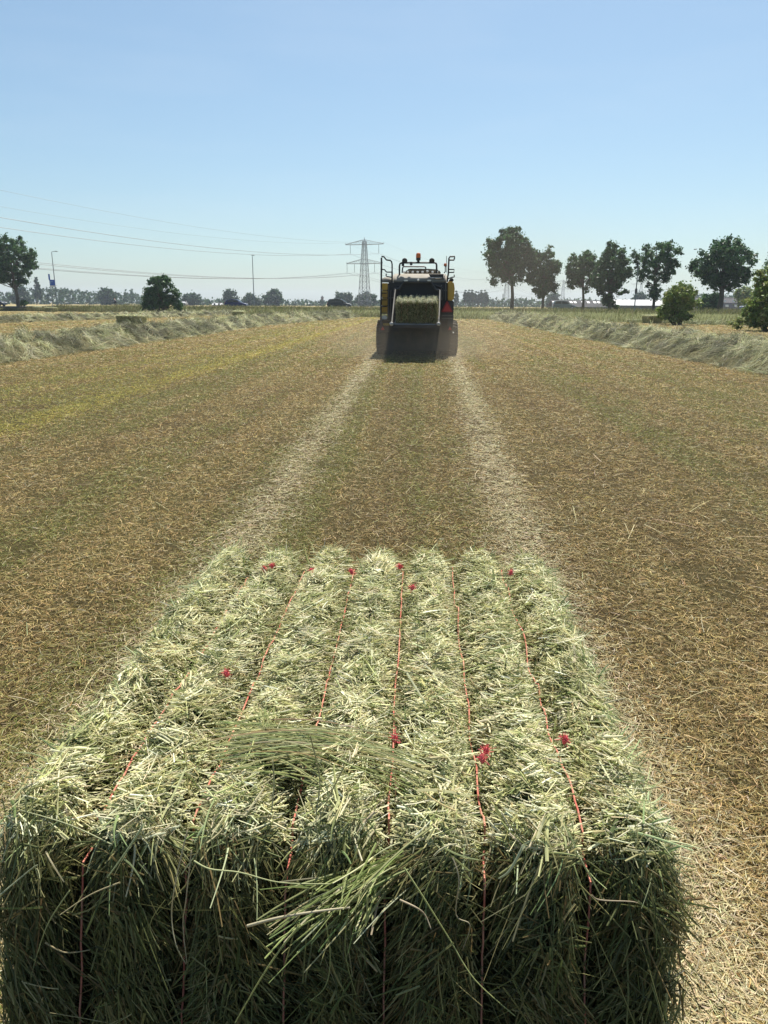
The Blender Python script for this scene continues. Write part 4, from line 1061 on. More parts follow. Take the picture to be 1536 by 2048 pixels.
# ------------------------------------------------------------------ buildings
M_roof = paint('fibre_cement_roof', (.075, .07, .07), .9, 0, (.05, .05, .048), .7, .35, .2)
M_roof2 = paint('pale_metal_roof', (.36, .36, .37), .5, .1, (.4, .4, .4), .5, .3)
M_tile = paint('dark_roof_tile', (.07, .065, .075), .7, 0, (.12, .11, .11), .6, .8)
M_tile2 = paint('weathered_roof_tile', (.20, .18, .19), .8, 0, (.14, .13, .13), .6, .8)
M_brick = paint('brick_wall', (.16, .11, .09), .85, 0, (.10, .08, .07), .6, 1.2)
M_cladding = paint('dark_cladding', (.06, .065, .06), .8, 0, (.1, .1, .09), .6, .5)
def barn(xl, xr, ytop, yeave, Y, depth, name, label, roof, sky_px, zb=-.3):
    a, b = P(xl, 612, Y), P(xr, 612, Y); zt = P((xl+xr)/2, ytop, Y+depth/2)[2]; ze = P((xl+xr)/2, yeave, Y)[2]
    root = empty(name, ((a[0]+b[0])/2, Y, zb)); tag(root, label, 'barn'); o0 = ((a[0]+b[0])/2, Y, zb)
    x0, x1 = a[0], b[0]
    m_ = MB(o0); m_.box(x0+.3, x1-.3, Y+.3, Y+depth-.3, zb, ze-.02); m_.build('wall', M_cladding, root)
    m_ = MB(o0); m_.prism([(x0, Y-.3, ze), (x0, Y+depth/2, zt), (x0, Y+depth+.3, ze), (x0, Y+depth+.3, ze-.12), (x0, Y+depth/2, zt-.14), (x0, Y-.3, ze-.12)], (x1-x0, 0, 0))
    # corrugation ribs
    rf = m_.build('roof', roof, root)
    m_ = MB(o0)
    for xx in np.arange(x0+1, x1, 2.0):
        m_.tube([(xx, Y-.3, ze+.02), (xx, Y+depth/2, zt+.02)], .05, 4)
    m_.build('roof_rib', roof, rf)
    m_ = MB(o0); m_.tube([(x0, Y-.36, ze-.08), (x1, Y-.36, ze-.08)], .11, 6); m_.build('gutter', M_galv, root)
    for px in sky_px:
        q = P(px, 612, Y)[0]; t0, t1 = .52, .78
        y0_, y1_ = Y-.3+(depth/2+.3)*t0, Y-.3+(depth/2+.3)*t1; z0_, z1_ = ze+(zt-ze)*t0, ze+(zt-ze)*t1
        m_ = MB(o0); m_.prism([(q-.55, y0_, z0_+.07), (q+.55, y0_, z0_+.07), (q+.55, y1_, z1_+.07), (q-.55, y1_, z1_+.07)], (0, 0, .05)); m_.build('skylight', M_white, root)
    for k, xx in enumerate(np.linspace(x0+3, x1-4, 4)):
        m_ = MB(o0); m_.box(xx, xx+1.4, Y+.24, Y+.3, zb+.9, ze-.4); m_.build('window', M_glass, root)
    return root
barn(1108, 1232, 600.5, 613.5, 330, 18, 'barn', 'long low barn with a grey roof and white skylights behind the silver car', M_roof, [1112, 1134, 1147, 1155, 1171, 1182, 1195, 1203])
barn(1228, 1352, 599.5, 611, 322, 16, 'barn', 'low barn with a bright reflecting metal roof behind the thin pole', M_roof2, [])
# house with two-tier roof
Y = 225
a, b = P(1436, 612, Y), P(1484, 612, Y); o0 = ((a[0]+b[0])/2, Y, -.3)
root = empty('farmhouse', o0); tag(root, 'farmhouse with a dark mansard roof behind the wide dark tree', 'house')
x0, x1 = a[0]-6, b[0]; z1 = P(1460, 595, Y+4)[2]; zm = P(1460, 606, Y+1)[2]; z0 = P(1460, 618, Y)[2]
m_ = MB(o0); m_.box(x0+.3, x1-.3, Y+.4, Y+7.6, -.3, z0+.1); m_.build('wall', M_brick, root)
m_ = MB(o0); m_.prism([(x0, Y, z0), (x0, Y+1.0, zm), (x0, Y+7, zm), (x0, Y+8, z0)], (x1-x0, 0, 0)); lowr = m_.build('roof', M_tile2, root)
m_ = MB(o0); m_.prism([(x0+.1, Y+.9, zm+.02), (x0+.4, Y+3.2, z1), (x0+.4, Y+4.8, z1), (x0+.1, Y+7.1, zm+.02)], (x1-x0-.4, 0, 0)); upr = m_.build('roof', M_tile, root)
upr['label'] = 'dark upper roof slope'
m_ = MB(o0); m_.box(x0+.2, x1-.3, Y+3.1, Y+4.9, z1-.02, z1+.12); m_.build('ridge', M_white, upr)
m_ = MB(o0); m_.box(P(1464.5, 600, Y)[0]-.12, P(1464.5, 600, Y)[0]+.12, Y+3.6, Y+3.9, z1, z1+.75); m_.build('chimney', M_white, upr)
for px, tier in ((1431, 1), (1453, 1), (1471, 1), (1456, 0), (1474, 0)):
    q = P(px, 605, Y)[0]
    m_ = MB(o0)
    if tier: zc_, yc = zm+(z1-zm)*.25, Y+.9+2.3*.25
    else: zc_, yc = z0+(zm-z0)*.5, Y+.5
    m_.prism([(q-.42, yc-.16, zc_-.28), (q+.42, yc-.16, zc_-.28), (q+.42, yc+.12, zc_+.28), (q-.42, yc+.12, zc_+.28)], (0, -.08, .08)); m_.build('skylight', M_white, root)
# far small houses
def cottage(px, Y, wpx, ztop_px, label, roofm):
    q = P(px, 612, Y); wdt = wpx/1540*Y; zt = P(px, ztop_px, Y)[2]
    root = empty('cottage', (q[0], Y, -.3)); tag(root, label, 'house')
    m_ = MB(); m_.box(-wdt/2+.2, wdt/2-.2, .3, 6, 0, zt*.55); m_.build('wall', M_brick, root)
    m_ = MB(); m_.prism([(-wdt/2, 0, zt*.5), (-wdt/2, 3.1, zt+.3), (-wdt/2, 6.3, zt*.5)], (wdt, 0, 0)); m_.build('roof', roofm, root)
    m_ = MB(); m_.box(wdt*.2, wdt*.2+.5, 2.8, 3.3, zt*.8, zt+.9); m_.build('chimney', M_brick, root)
    for wx in (-wdt*.3, wdt*.15):
        m_ = MB(); m_.box(wx, wx+1, .24, .3, .8, 1.8); m_.build('window', M_glass, root)
cottage(433, 420, 20, 606, 'far pale roofed house left of the blue car', M_roof2)
cottage(366, 420, 9, 603, 'tiny pale house just right of the round bush', M_roof2)
q = P(644.5, 592, 600); root = empty('church_tower', (q[0], 600, -.3)); tag(root, 'square church tower far off above the trees left of the pylon', 'tower')
m_ = MB(); m_.box(-.9, .9, -.9, .9, 0, q[2]-.9); m_.build('shaft', M_brick, root)
m_ = MB(); m_.lathe((0, 0, q[2]-.9), (0, 0, 1), [(1.35, 0), (1.3, .1), (.1, 1.5)], 4); m_.build('roof', M_tile, root)

# ------------------------------------------------------------------ cars on the road (own side view, seen from the field)
def car(px, Y, facing, paintcol, label, style='hatch', scale=1.0):
    q = P(px, 612, Y); z = BANKH+.06
    root = empty('car', (q[0], Y, z)); tag(root, label, 'car', 'cars on the road behind the field')
    if facing < 0: root.rotation_euler = (0, 0, math.pi)
    root.scale = (scale,)*3
    L2 = 2.1
    low = [(-2.08, .30), (-2.12, .62), (-2.05, .95), (-1.2, .98), (.6, .96), (1.0, .92), (1.75, .80), (2.05, .62), (2.10, .34), (1.75, .24), (-1.8, .24)]
    if style == 'hatch': top = [(-2.02, .94), (-1.78, 1.30), (-1.45, 1.47), (-.5, 1.53), (.15, 1.47), (.72, 1.16), (1.05, .92)]
    elif style == 'mpv': top = [(-2.06, .94), (-1.95, 1.32), (-1.70, 1.56), (-.4, 1.62), (.25, 1.55), (.95, 1.16), (1.35, .88)]
    else: top = [(-2.04, .94), (-1.85, 1.36), (-1.55, 1.52), (-.6, 1.56), (.1, 1.49), (.7, 1.18), (1.1, .92)]
    def loft(outl, y0, y1, inset, mb):
        cx = sum(p[0] for p in outl)/len(outl); cz = sum(p[1] for p in outl)/len(outl); n = len(outl)
        rows = [(-y1, inset), (-y0, 0), (y0, 0), (y1, inset)]
        V = []; Fc = []
        for (yy, ins) in rows:
            for (xx, zz) in outl: V.append((xx+(cx-xx)*ins*.35, yy, zz+(cz-zz)*ins*.5))
        for i in range(3):
            for k in range(n): Fc.append((i*n+k, i*n+(k+1) % n, (i+1)*n+(k+1) % n, (i+1)*n+k))
        Fc.append(tuple(range(n))[::-1]); Fc.append(tuple(range(3*n, 4*n))); mb.add(V, Fc)
    M_p = paint('car_paint', paintcol, .22, .3, tuple(c*1.3+.01 for c in paintcol), .3, 2, .6)
    m_ = MB(); loft(low, .80, .88, .18, m_); body = m_.build('body', M_p, root, True, .025)
    m_ = MB(); loft(top, .60, .72, .1, m_); m_.build('cabin', M_p, root, True, .03)
    # side glass, front and rear screens
    def glass(outl, nm_):
        g = MB()
        for s in (-1, 1):
            g.prism([(x_, s*.715, z_) for x_, z_ in outl], (0, s*.012, 0))
        g.build(nm_, M_glass, root)
    t = top
    glass([(t[1][0]+.22, 1.02), (t[2][0]+.16, t[2][1]-.1), (-.62, t[3][1]-.09), (-.62, 1.02)], 'rear_side_window')
    glass([(-.54, 1.02), (-.54, t[3][1]-.09), (t[4][0]-.05, t[4][1]-.08), (t[5][0]-.12, 1.1), (t[5][0]-.05, 1.02)], 'front_side_window')
    g = MB(); a_, b_ = t[4], t[6]; g.prism([(a_[0]+.04, -.58, a_[1]+.0), (a_[0]+.04, .58, a_[1]+.0), (b_[0]-.02, .62, b_[1]+.05), (b_[0]-.02, -.62, b_[1]+.05)], (.02, 0, .025)); g.build('windscreen', M_glass, root)
    for (wx, sy) in ((-1.3, -1), (-1.3, 1), (1.32, -1), (1.32, 1)):
        wgt = MB(); wgt.lathe((wx, sy*.72, .31), (0, sy, 0), [(.17, -.02), (.29, 0), (.315, .03), (.315, .16), (.29, .19), (.2, .185)], 20)
        wh = wgt.build('wheel', M_rubber, root, True)
        r2 = MB(); r2.lathe((wx, sy*.905, .31), (0, sy, 0), [(.19, 0), (.18, .01), (.05, .02), (.04, .025)], 16); r2.build('rim', M_steel, wh, True)
    for s in (-1, 1):
        hl = MB(); hl.prism([(1.72, s*.55, .70), (2.03, s*.5, .60), (2.02, s*.5, .70), (1.72, s*.55, .80)], (0, s*.26, 0)); hl.build('headlight', M_white, root)
        tlm = MB(); tlm.prism([(-2.1, s*.6, .72), (-2.02, s*.6, 1.0), (-1.96, s*.6, 1.0), (-2.02, s*.6, .72)], (0, s*.24, 0)); tlm.build('tail_light', M_red, root)
        mi = MB(); mi.lathe((t[5][0]-.12, s*.86, 1.06), (0, 0, 1), [(.03, -.06), (.10, -.03), (.10, .04), (.04, .07)], 8); mi.build('mirror', M_p, root, True)
    return root
car(473, 146.0, 1, (.012, .022, .09), 'dark blue hatchback driving right on the road near the street lamp', 'hatch')
car(679, 144.9, 1, (.022, .025, .028), 'dark grey estate car driving right, left of the baler', 'mpv', 1.06)
car(1128, 145.0, 1, (.16, .19, .19), 'silver grey car on the road behind the roadside trees', 'mpv')
car(1506, 145.0, -1, (.015, .025, .05), 'dark car partly hidden by the large bush at the right edge', 'mpv', 1.05)
car(-10, 145.0, 1, (.02, .022, .03), 'black car cut off by the left edge of the picture', 'hatch', 1.0)

# ------------------------------------------------------------------ cyclist
def skin_body(name, verts, edges, mat, parent, radii, root_i=0, sub=2):
    me = bpy.data.meshes.new(name); me.from_pydata(verts, edges, []); me.update()
    o = bpy.data.objects.new(name, me); COL.objects.link(o)
    md = o.modifiers.new('skin', 'SKIN')
    for i, r in enumerate(radii):
        me.skin_vertices[0].data[i].radius = (r, r) if not isinstance(r, tuple) else r
        me.skin_vertices[0].data[i].use_root = (i == root_i)
    s = o.modifiers.new('sub', 'SUBSURF'); s.levels = sub; s.render_levels = sub
    me.materials.append(mat)
    if parent is not None: o.parent = parent
    return o
M_skin = paint('skin', (.42, .26, .18), .55, 0, (.4, .24, .17), .2, 4)
M_cloth = paint('dark_cloth', (.035, .04, .05), .85, 0, (.05, .05, .06), .4, 6)
M_cloth2 = paint('grey_cloth', (.22, .24, .25), .85, 0, (.16, .17, .18), .4, 6)
q = P(230.5, 612, 149.0); bx0, bz0 = q[0], BANKH+.06
bike = empty('bicycle', (bx0, 149.0, bz0)); tag(bike, 'dark bicycle ridden to the left along the road in front of the wood', 'bicycle')
for wx in (-.53, .53):
    m_ = MB(); m_.tube([(wx+.33*math.cos(t), 0, .35+.33*math.sin(t)) for t in np.linspace(0, 2*math.pi, 25)], .022, 6, False); wh = m_.build('wheel', M_rubber, bike, True)
    m_ = MB()
    for t in np.linspace(0, math.pi, 7)[:-1]: m_.tube([(wx+.32*math.cos(t), 0, .35+.32*math.sin(t)), (wx-.32*math.cos(t), 0, .35-.32*math.sin(t))], .003, 4, False)
    m_.build('spoke', M_steel, wh)
m_ = MB()
for a, b in (((.53, 0, .35), (.1, 0, .33)), ((.1, 0, .33), (.22, 0, .85)), ((.22, 0, .85), (.53, 0, .35)), ((.2, 0, .78), (-.36, 0, .80)), ((.1, 0, .33), (-.38, 0, .72)), ((-.36, 0, .95), (-.53, 0, .35))): m_.tube([a, b], .02, 6)
m_.build('frame', M_black, bike, True)
m_ = MB(); m_.tube([(-.36, 0, .95), (-.34, 0, 1.02)], .016, 6); m_.tube([(-.25, -.27, 1.02), (-.36, -.2, 1.03), (-.36, .2, 1.03), (-.25, .27, 1.02)], .014, 6); m_.build('handlebar', M_steel, bike, True)
m_ = MB(); m_.lathe((.24, 0, .86), (0, 0, 1), [(.05, 0), (.10, .03), (.09, .07), (.03, .085)], 10); m_.build('saddle', M_black, bike, True)
m_ = MB(); m_.tube([(.18, -.1, .18), (.1, -.1, .33), (.1, .1, .33), (.02, .1, .48)], .012, 6); m_.build('crank', M_steel, bike, True)
per = empty('person', (bx0, 149.0, bz0)); tag(per, 'person leaning forward on the bicycle, pale jacket and dark trousers', 'person')
vs = [(.22, 0, .98), (.12, 0, 1.2), (-.02, 0, 1.42), (-.07, 0, 1.50), (-.12, 0, 1.60), (-.13, 0, 1.70),
      (.2, -.1, .95), (-.2, -.11, .86), (.02, -.11, .50), (-.08, -.11, .47),
      (.2, .1, .95), (-.12, .11, .70), (.2, .11, .24), (.08, .11, .19),
      (0, -.19, 1.40), (-.14, -.24, 1.18), (-.26, -.25, 1.05), (-.33, -.25, 1.03),
      (0, .19, 1.40), (-.14, .24, 1.18), (-.26, .25, 1.05), (-.33, .25, 1.03)]
ed = [(0, 1), (1, 2), (2, 3), (3, 4), (4, 5), (0, 6), (6, 7), (7, 8), (8, 9), (0, 10), (10, 11), (11, 12), (12, 13), (2, 14), (14, 15), (15, 16), (16, 17), (2, 18), (18, 19), (19, 20), (20, 21)]
rad_ = [(.15, .12), (.15, .13), (.16, .13), .055, .085, .06, .10, .07, .05, .04, .10, .07, .05, .04, .06, .045, .035, .03, .06, .045, .035, .03]
skin_body('figure', vs, ed, M_skin, per, rad_)
skin_body('jacket', vs[:3]+vs[14:17]+vs[18:21], [(0, 1), (1, 2), (2, 3), (3, 4), (4, 5), (2, 6), (6, 7), (7, 8)], M_cloth2, per, [(.165, .135), (.17, .15), (.175, .15), .075, .06, .05, .075, .06, .05])
skin_body('trousers', [vs[0]]+vs[6:9]+vs[10:13], [(0, 1), (1, 2), (2, 3), (0, 4), (4, 5), (5, 6)], M_cloth, per, [(.17, .14), .115, .085, .06, .115, .085, .06])
m_ = MB(); m_.lathe((-.125, 0, 1.62), (.1, 0, 1), [(.10, -.03), (.105, .03), (.09, .09), (.05, .125), (.01, .135)], 14); m_.build('hair', M_cloth, per, True)

# bird
q = P(1390, 499, 75); root = empty('bird', tuple(q)); tag(root, 'small bird flying beside the wide dark tree', 'bird')
skin_body('body', [(-.12, 0, 0), (0, 0, .01), (.12, 0, .03), (.17, 0, .05), (.21, 0, .045), (.0, -.1, .05), (-.03, -.24, .03), (.0, .1, .05), (-.03, .24, .03)], [(0, 1), (1, 2), (2, 3), (3, 4), (1, 5), (5, 6), (1, 7), (7, 8)], M_dark, root, [.015, .045, .035, .03, .008, (.05, .012), (.02, .006), (.05, .012), (.02, .006)], 1)
# ------------------------------------------------------------------ the baler (parts placed from zoomed photo measurements on planes of constant distance)
M_dsteel = paint('dull_steel', (.16, .155, .145), .6, .3, (.2, .17, .12), .5, 5)
BX, BY = float(G(836, 707)[0]), 25.0
baler = empty('square_baler', (BX, BY, 0)); tag(baler, 'yellow and black large square baler working away from the camera in dust', 'baler')
B0 = np.array([BX, BY, 0])
def Z_(zx, zy, Y): return P(720+zx/6.4, 470+zy/6.4, Y)
def X_(zx, Y): return float(Z_(zx, 900, Y)[0])
def H_(zy, Y): return float(Z_(738, zy, Y)[2])
YR = 24.0            # rear plane of the body
def bmb(): return MB(tuple(B0))
def zt(mb, pts, Y, r, n=6):
    mb.tube([Z_(a, b, Y+(c[0] if c else 0)) for a, b, *c in pts], r, n)
# main body, a dark box with bevelled edges, narrower in the lower part
m_ = bmb(); m_.box(X_(352, YR), X_(1120, YR), YR+.02, YR+5.6, H_(1175, YR), H_(606, YR)); m_.build('body', M_black, baler, bevel=.03)
m_ = bmb(); m_.box(X_(1040, YR), X_(1200, YR), YR+.0, YR+.12, H_(1105, YR), H_(842, YR)); m_.build('rear_panel', M_dark, baler, bevel=.02)
m_ = bmb(); m_.box(X_(275, YR), X_(1195, YR), YR+.1, YR+.9, H_(1240, YR), H_(1090, YR)); m_.build('rear_beam', M_black, baler, bevel=.03)
m_ = bmb(); m_.box(X_(330, YR+.6), X_(1150, YR+.6), YR+.5, YR+4.5, .16, H_(1200, YR)); m_.build('chassis_shade_box', M_black, baler, bevel=.04)  # black chassis box extended down to stand in for the shadow under the machine
# left yellow side shield with seams, right one rounded
for (a, b) in ((622, 706), (714, 804), (812, 906), (914, 1010)):
    m_ = bmb(); m_.box(X_(278, YR), X_(352, YR), YR-.06, YR+4.6, H_(b, YR), H_(a, YR)); m_.build('side_shield', M_yellow, baler, bevel=.012)
m_ = bmb(); m_.box(X_(284, YR), X_(348, YR), YR, YR+4.5, H_(1012, YR), H_(618, YR)); m_.build('shield_frame', M_black, baler)
o_ = [(1124, 840), (1198, 840), (1208, 760), (1213, 690), (1208, 640), (1196, 596), (1124, 592)]
m_ = bmb(); m_.prism([Z_(a, b, YR-.04) for a, b in o_], (0, 4.6, 0)); m_.build('side_shield', M_yellow, baler, bevel=.03)
m_ = bmb(); m_.prism([Z_(a, b, YR-.02) for a, b in [(1120, 1170), (1190, 1170), (1200, 842), (1120, 842)]], (0, 4.5, 0)); m_.build('lower_shield', M_dark, baler, bevel=.02)
# rounded cream hood across the top
m_ = bmb()
yc, zc = YR+.75, H_(612, YR)
prof_ = []
for t in np.linspace(math.pi, .25*math.pi, 12): prof_.append((yc+.72*math.cos(t), zc+(H_(484, YR)-zc)*math.sin(t)))
x0, x1 = X_(412, YR), X_(1112, YR)
m_.prism([(x0, y, z) for y, z in prof_]+[(x0, yc+2.2, prof_[-1][1]), (x0, yc+2.2, zc)], (x1-x0, 0, 0)); m_.build('top_hood', M_cream, baler, True, .05)
# brand plate, an illegible row of white marks
m_ = bmb(); m_.prism([Z_(a, b, YR+.05) for a, b in [(880, 500), (1072, 500), (1062, 556), (980, 553), (905, 548)]], (0, .06, 0)); pl = m_.build('name_plate', M_black, baler)
m_ = bmb()
for k in range(8):
    a = 898+k*19; m_.prism([Z_(a, 540, YR+.03), Z_(a+12, 540, YR+.03), Z_(a+12, 550, YR+.03), Z_(a, 550, YR+.03)], (0, .012, 0))
m_.build('lettering', M_white, pl)
# knotter cover with fans
m_ = bmb(); m_.prism([Z_(a, b, YR+1.3) for a, b in [(560, 500), (600, 440), (640, 430), (870, 432), (1010, 440), (1045, 500)]], (0, .9, 0)); kc = m_.build('knotter_cover', paint('dusty_brown_cover', (.12, .10, .07), .8, 0, (.25, .2, .13), .6, 4), baler, bevel=.04)
for a in (566, 612, 674, 738, 800, 862, 928, 985):
    c_ = Z_(a, 476 if a != 862 else 466, YR+1.25)
    m_ = bmb(); m_.lathe(c_, (0, -1, .2), [(.035, -.05), (.04, 0), (.03, .03), (.01, .04)], 10); m_.build('knotter_fan', M_white, kc, True)
# rear tailgate frame round the bale chamber
YF = 23.45
fr = [(440, 692), (500, 690), (556, 602), (910, 602), (972, 700), (1020, 706)]
m_ = bmb(); m_.prism([Z_(a, b, YF+.1) for a, b in [(560, 608), (906, 608), (985, 720), (1010, 780), (1005, 1140), (430, 1140), (430, 720), (500, 690)]], (0, .9, 0)); m_.build('bale_chamber', paint('chamber_inside', (.012, .014, .017), .6, 0, (.06, .055, .05), .4, 3), baler)
m_ = bmb(); zt(m_, fr, YF, .04); m_.build('tailgate_frame', M_dark, baler, True)
m_ = bmb(); zt(m_, [(940, 632), (985, 655), (1040, 665), (1068, 690), (1068, 800)], YF+.3, .028); zt(m_, [(500, 655), (455, 660), (430, 690), (430, 800)], YF+.3, .028); m_.build('hydraulic_hose', M_black, baler, True)
for (a, b) in ((558, 613), (858, 912)):
    m_ = bmb(); p0 = Z_(a, 592, YF-.05); p1 = Z_(b, 574, YF-.05); m_.box(p0[0], p1[0], YF-.06, YF+.12, p0[2], p1[2]); m_.build('marker_lamp', M_white, baler, bevel=.015)
m_ = bmb(); m_.lathe(Z_(745, 576, YF-.05), (0, -1, 0), [(.03, -.06), (.035, 0), (.02, .02)], 10); m_.build('marker_lamp', M_white, baler, True)
# chute: floor rollers, side arms, lift rods
YC = 22.2
m_ = bmb()
for s in (-1, 1):
    a0 = Z_(412 if s < 0 else 1004, 1150, YC); a1 = Z_(430 if s < 0 else 1005, 1130, YF)
    m_.tube([a0, a1], .05, 6)
zc0 = H_(1160, YC)
xl, xr = X_(412, YC), X_(1004, YC)
m_.box(xl, xr, YC, YC+.07, zc0-.07, zc0+.03)
m_.build('chute_frame', M_black, baler)
for k in range(7):
    y = YC+.2+k*.16; t = (y-YC)/(YF-YC); zz = zc0+.0+t*.13
    m_ = bmb(); m_.tube([(xl+.06, y, zz), (xr-.06, y, zz)], .035, 8); m_.build('chute_roller', M_steel, baler, True)
for pts in ([(452, 700), (440, 800), (430, 900), (418, 1020), (404, 1160)], [(1022, 706), (1020, 800), (1018, 900), (1012, 1020), (1002, 1160)]):
    m_ = bmb(); n_ = len(pts)
    m_.tube([Z_(a, b, YF-.05+(YC-YF)*(i/(n_-1))**1.2) for i, (a, b) in enumerate(pts)], .022, 6); m_.build('lift_rod', M_dsteel, baler, True)
for a in (404, 1003):
    m_ = bmb(); m_.lathe(Z_(a, 1140, YC-.02), (0, -1, 0), [(.05, -.1), (.06, 0), (.05, .05), (.02, .06)], 10); m_.build('rod_bracket', M_steel, baler, True)
for pts in ([(368, 640), (366, 800), (362, 1080)], [(398, 700), (392, 900), (384, 1090)], [(1040, 640), (1042, 835)], [(1096, 620), (1098, 835)]):
    m_ = bmb(); m_.tube([Z_(a, b, YR-.03) for a, b in pts], .018, 6); m_.build('hydraulic_hose', M_dsteel, baler, True)
for (a, b, c_, d) in ((362, 430, 800, 812), (1046, 1112, 700, 712), (300, 420, 1088, 1100), (1050, 1190, 1020, 1034), (1050, 1190, 1060, 1072)):
    m_ = bmb(); m_.box(X_(a, YR), X_(b, YR), YR-.03, YR+.03, H_(d, YR), H_(c_, YR)); m_.build('bracket', M_dsteel, baler, bevel=.006)
for k, (a, b) in enumerate(((440, 640), (660, 820), (840, 1010))):
    m_ = bmb(); m_.box(X_(a, YR), X_(b, YR), YR+.36, YR+.38, .24, H_(1235, YR)); m_.build('mud_flap', M_rubber, baler, bevel=.01)
# light arch with lamps and beacon
YA = YR+.35
m_ = bmb(); zt(m_, [(505, 640), (505, 400), (512, 370), (535, 355), (955, 355), (975, 365), (981, 385), (981, 495)], YA, .027); m_.build('light_arch', M_black, baler, True)
m_ = bmb(); zt(m_, [(540, 485), (546, 420), (560, 404), (820, 404), (838, 412), (842, 432)], YA+.6, .022); m_.build('guard_rail', M_black, baler, True)
for a in (572, 920):
    m_ = bmb(); c_ = Z_(a, 330, YA); m_.lathe(c_, (0, -1, -.25), [(.03, -.09), (.075, -.05), (.085, 0), (.08, .02)], 14); m_.tube([c_, Z_(a-8, 356, YA)], .015, 5)
    wl = m_.build('work_lamp', M_black, baler, True)
    m_ = bmb(); m_.lathe(c_+np.array([0, -.022, -.005]), (0, -1, -.25), [(.072, 0), (.05, .008), (.01, .01)], 14); m_.build('lens', M_glass, wl, True)
for (a, b) in ((550, 378), (655, 366)):
    m_ = bmb(); c_ = Z_(a, b, YA); m_.box(c_[0]-.04, c_[0]+.04, YA-.08, YA+.04, c_[2]-.05, c_[2]+.05); m_.build('camera', M_black, baler, bevel=.012)
def beacon(zx, ztop, zmid, zbot, r, Y):
    c_ = Z_(zx, zbot, Y); h1 = Z_(zx, zmid, Y)[2]-c_[2]; h2 = Z_(zx, ztop, Y)[2]-c_[2]
    m_ = bmb(); m_.lathe(c_, (0, 0, 1), [(r*.5, 0), (r*.5, h1*.4), (r*.9, h1*.45), (r*.95, h1)], 14); b_ = m_.build('beacon', M_black, baler, True)
    m_ = bmb(); m_.lathe(c_, (0, 0, 1), [(r, h1), (r*.97, h1+(h2-h1)*.6), (r*.8, h1+(h2-h1)*.9), (r*.3, h2)], 16); m_.build('lens', M_orange, b_, True)
beacon(746, 228, 292, 352, .075, YA)
beacon(1092, 362, 392, 404, .05, YR+.3)
m_ = bmb(); zt(m_, [(1092, 404), (1090, 470), (1076, 488)], YR+.3, .014); zt(m_, [(1108, 270), (1106, 480)], YR+.5, .008); m_.build('aerial', M_black, baler, True)
# ladder and handrails
YL = YR-.12
m_ = bmb(); zt(m_, [(275, 290), (271, 700), (266, 1085)], YL, .026)
zt(m_, [(275, 275), (308, 280), (322, 300), (340, 320), (388, 325), (404, 342), (411, 375), (411, 470)], YL+.1, .024)
zt(m_, [(285, 440), (316, 445), (328, 462), (342, 475), (411, 475)], YL+.1, .02)
zt(m_, [(342, 495), (334, 506), (334, 520), (345, 532), (405, 540)], YL+.1, .02)
zt(m_, [(411, 470), (411, 610)], YL+.1, .026); m_.build('handrail', M_black, baler, True)
m_ = bmb(); zt(m_, [(1118, 600), (1122, 540), (1130, 500), (1138, 300), (1152, 277), (1214, 275), (1208, 300), (1202, 320), (1142, 320)], YL+.1, .024)
zt(m_, [(1134, 441), (1206, 441), (1202, 478), (1130, 480)], YL+.1, .02); zt(m_, [(1205, 508), (1208, 535), (1160, 548), (1125, 560)], YL+.1, .02); m_.build('handrail', M_black, baler, True)
m_ = bmb()
for b in (745, 830, 915, 1000, 1085):
    p0 = Z_(268, b, YL); p1 = Z_(300, b, YL); m_.box(p0[0], p1[0]+.1, YL-.02, YL+.16, p0[2]-.012, p0[2]+.012)
m_.build('ladder_rung', M_black, baler)
m_ = bmb(); m_.lathe(Z_(342, 606, YR+.5), (0, 0, 1), [(.19, 0), (.19, .05), (.15, .11), (.08, .15), (.02, .16)], 16); m_.build('tank_cap', M_cream, baler, True)
m_ = bmb(); c_ = Z_(1165, 590, YR+.3); m_.prism([Z_(a, b, YR+.1) for a, b in [(1135, 595), (1150, 560), (1180, 548), (1198, 560), (1200, 595)]], (0, .4, 0)); m_.build('rail_bracket', M_black, baler, bevel=.02)
# slow vehicle triangle
m_ = bmb(); m_.prism([Z_(a, b, YR-.03) for a, b in [(1042, 975), (1050, 988), (1178, 988), (1186, 975), (1122, 848), (1108, 848)]], (0, .02, 0)); tri = m_.build('warning_triangle', M_red2, baler)
m_ = bmb(); m_.prism([Z_(a, b, YR-.036) for a, b in [(1062, 974), (1168, 974), (1115, 872)]], (0, .008, 0)); m_.build('reflector', M_red, tri)
for a in (290, 1152):
    m_ = bmb(); m_.prism([Z_(x_, y_, YR-.02) for x_, y_ in [(a-24, 1216), (a+24, 1216), (a, 1170)]], (0, .03, 0)); m_.build('tail_reflector', M_red, baler)
m_ = bmb(); m_.prism([Z_(x_, y_, YR-.01) for x_, y_ in [(300, 1132), (392, 1132), (392, 1156), (300, 1156)]], (0, .02, 0)); m_.build('number_plate', M_plate, baler)
m_ = bmb()
for a in (310, 330, 352, 372): m_.prism([Z_(x_, y_, YR-.014) for x_, y_ in [(a, 1138), (a+10, 1138), (a+10, 1150), (a, 1150)]], (0, .006, 0))
m_.build('plate_marks', M_black, [c for c in COL.objects if c.name.startswith('number_plate')][0])
m_ = bmb(); m_.lathe(Z_(320, 1060, YR-.05), (0, -1, 0), [(.05, -.1), (.075, 0), (.05, .03)], 12); m_.lathe(Z_(290, 1062, YR-.05), (0, -1, 0), [(.03, -.1), (.04, 0), (.03, .03)], 10); m_.build('work_lamp', M_white, baler, True)
m_ = bmb(); m_.lathe(Z_(1194, 1250, YR), (0, -1, 0), [(.02, -.05), (.025, 0), (.01, .02)], 8); m_.build('marker_lamp', M_white, baler, True)
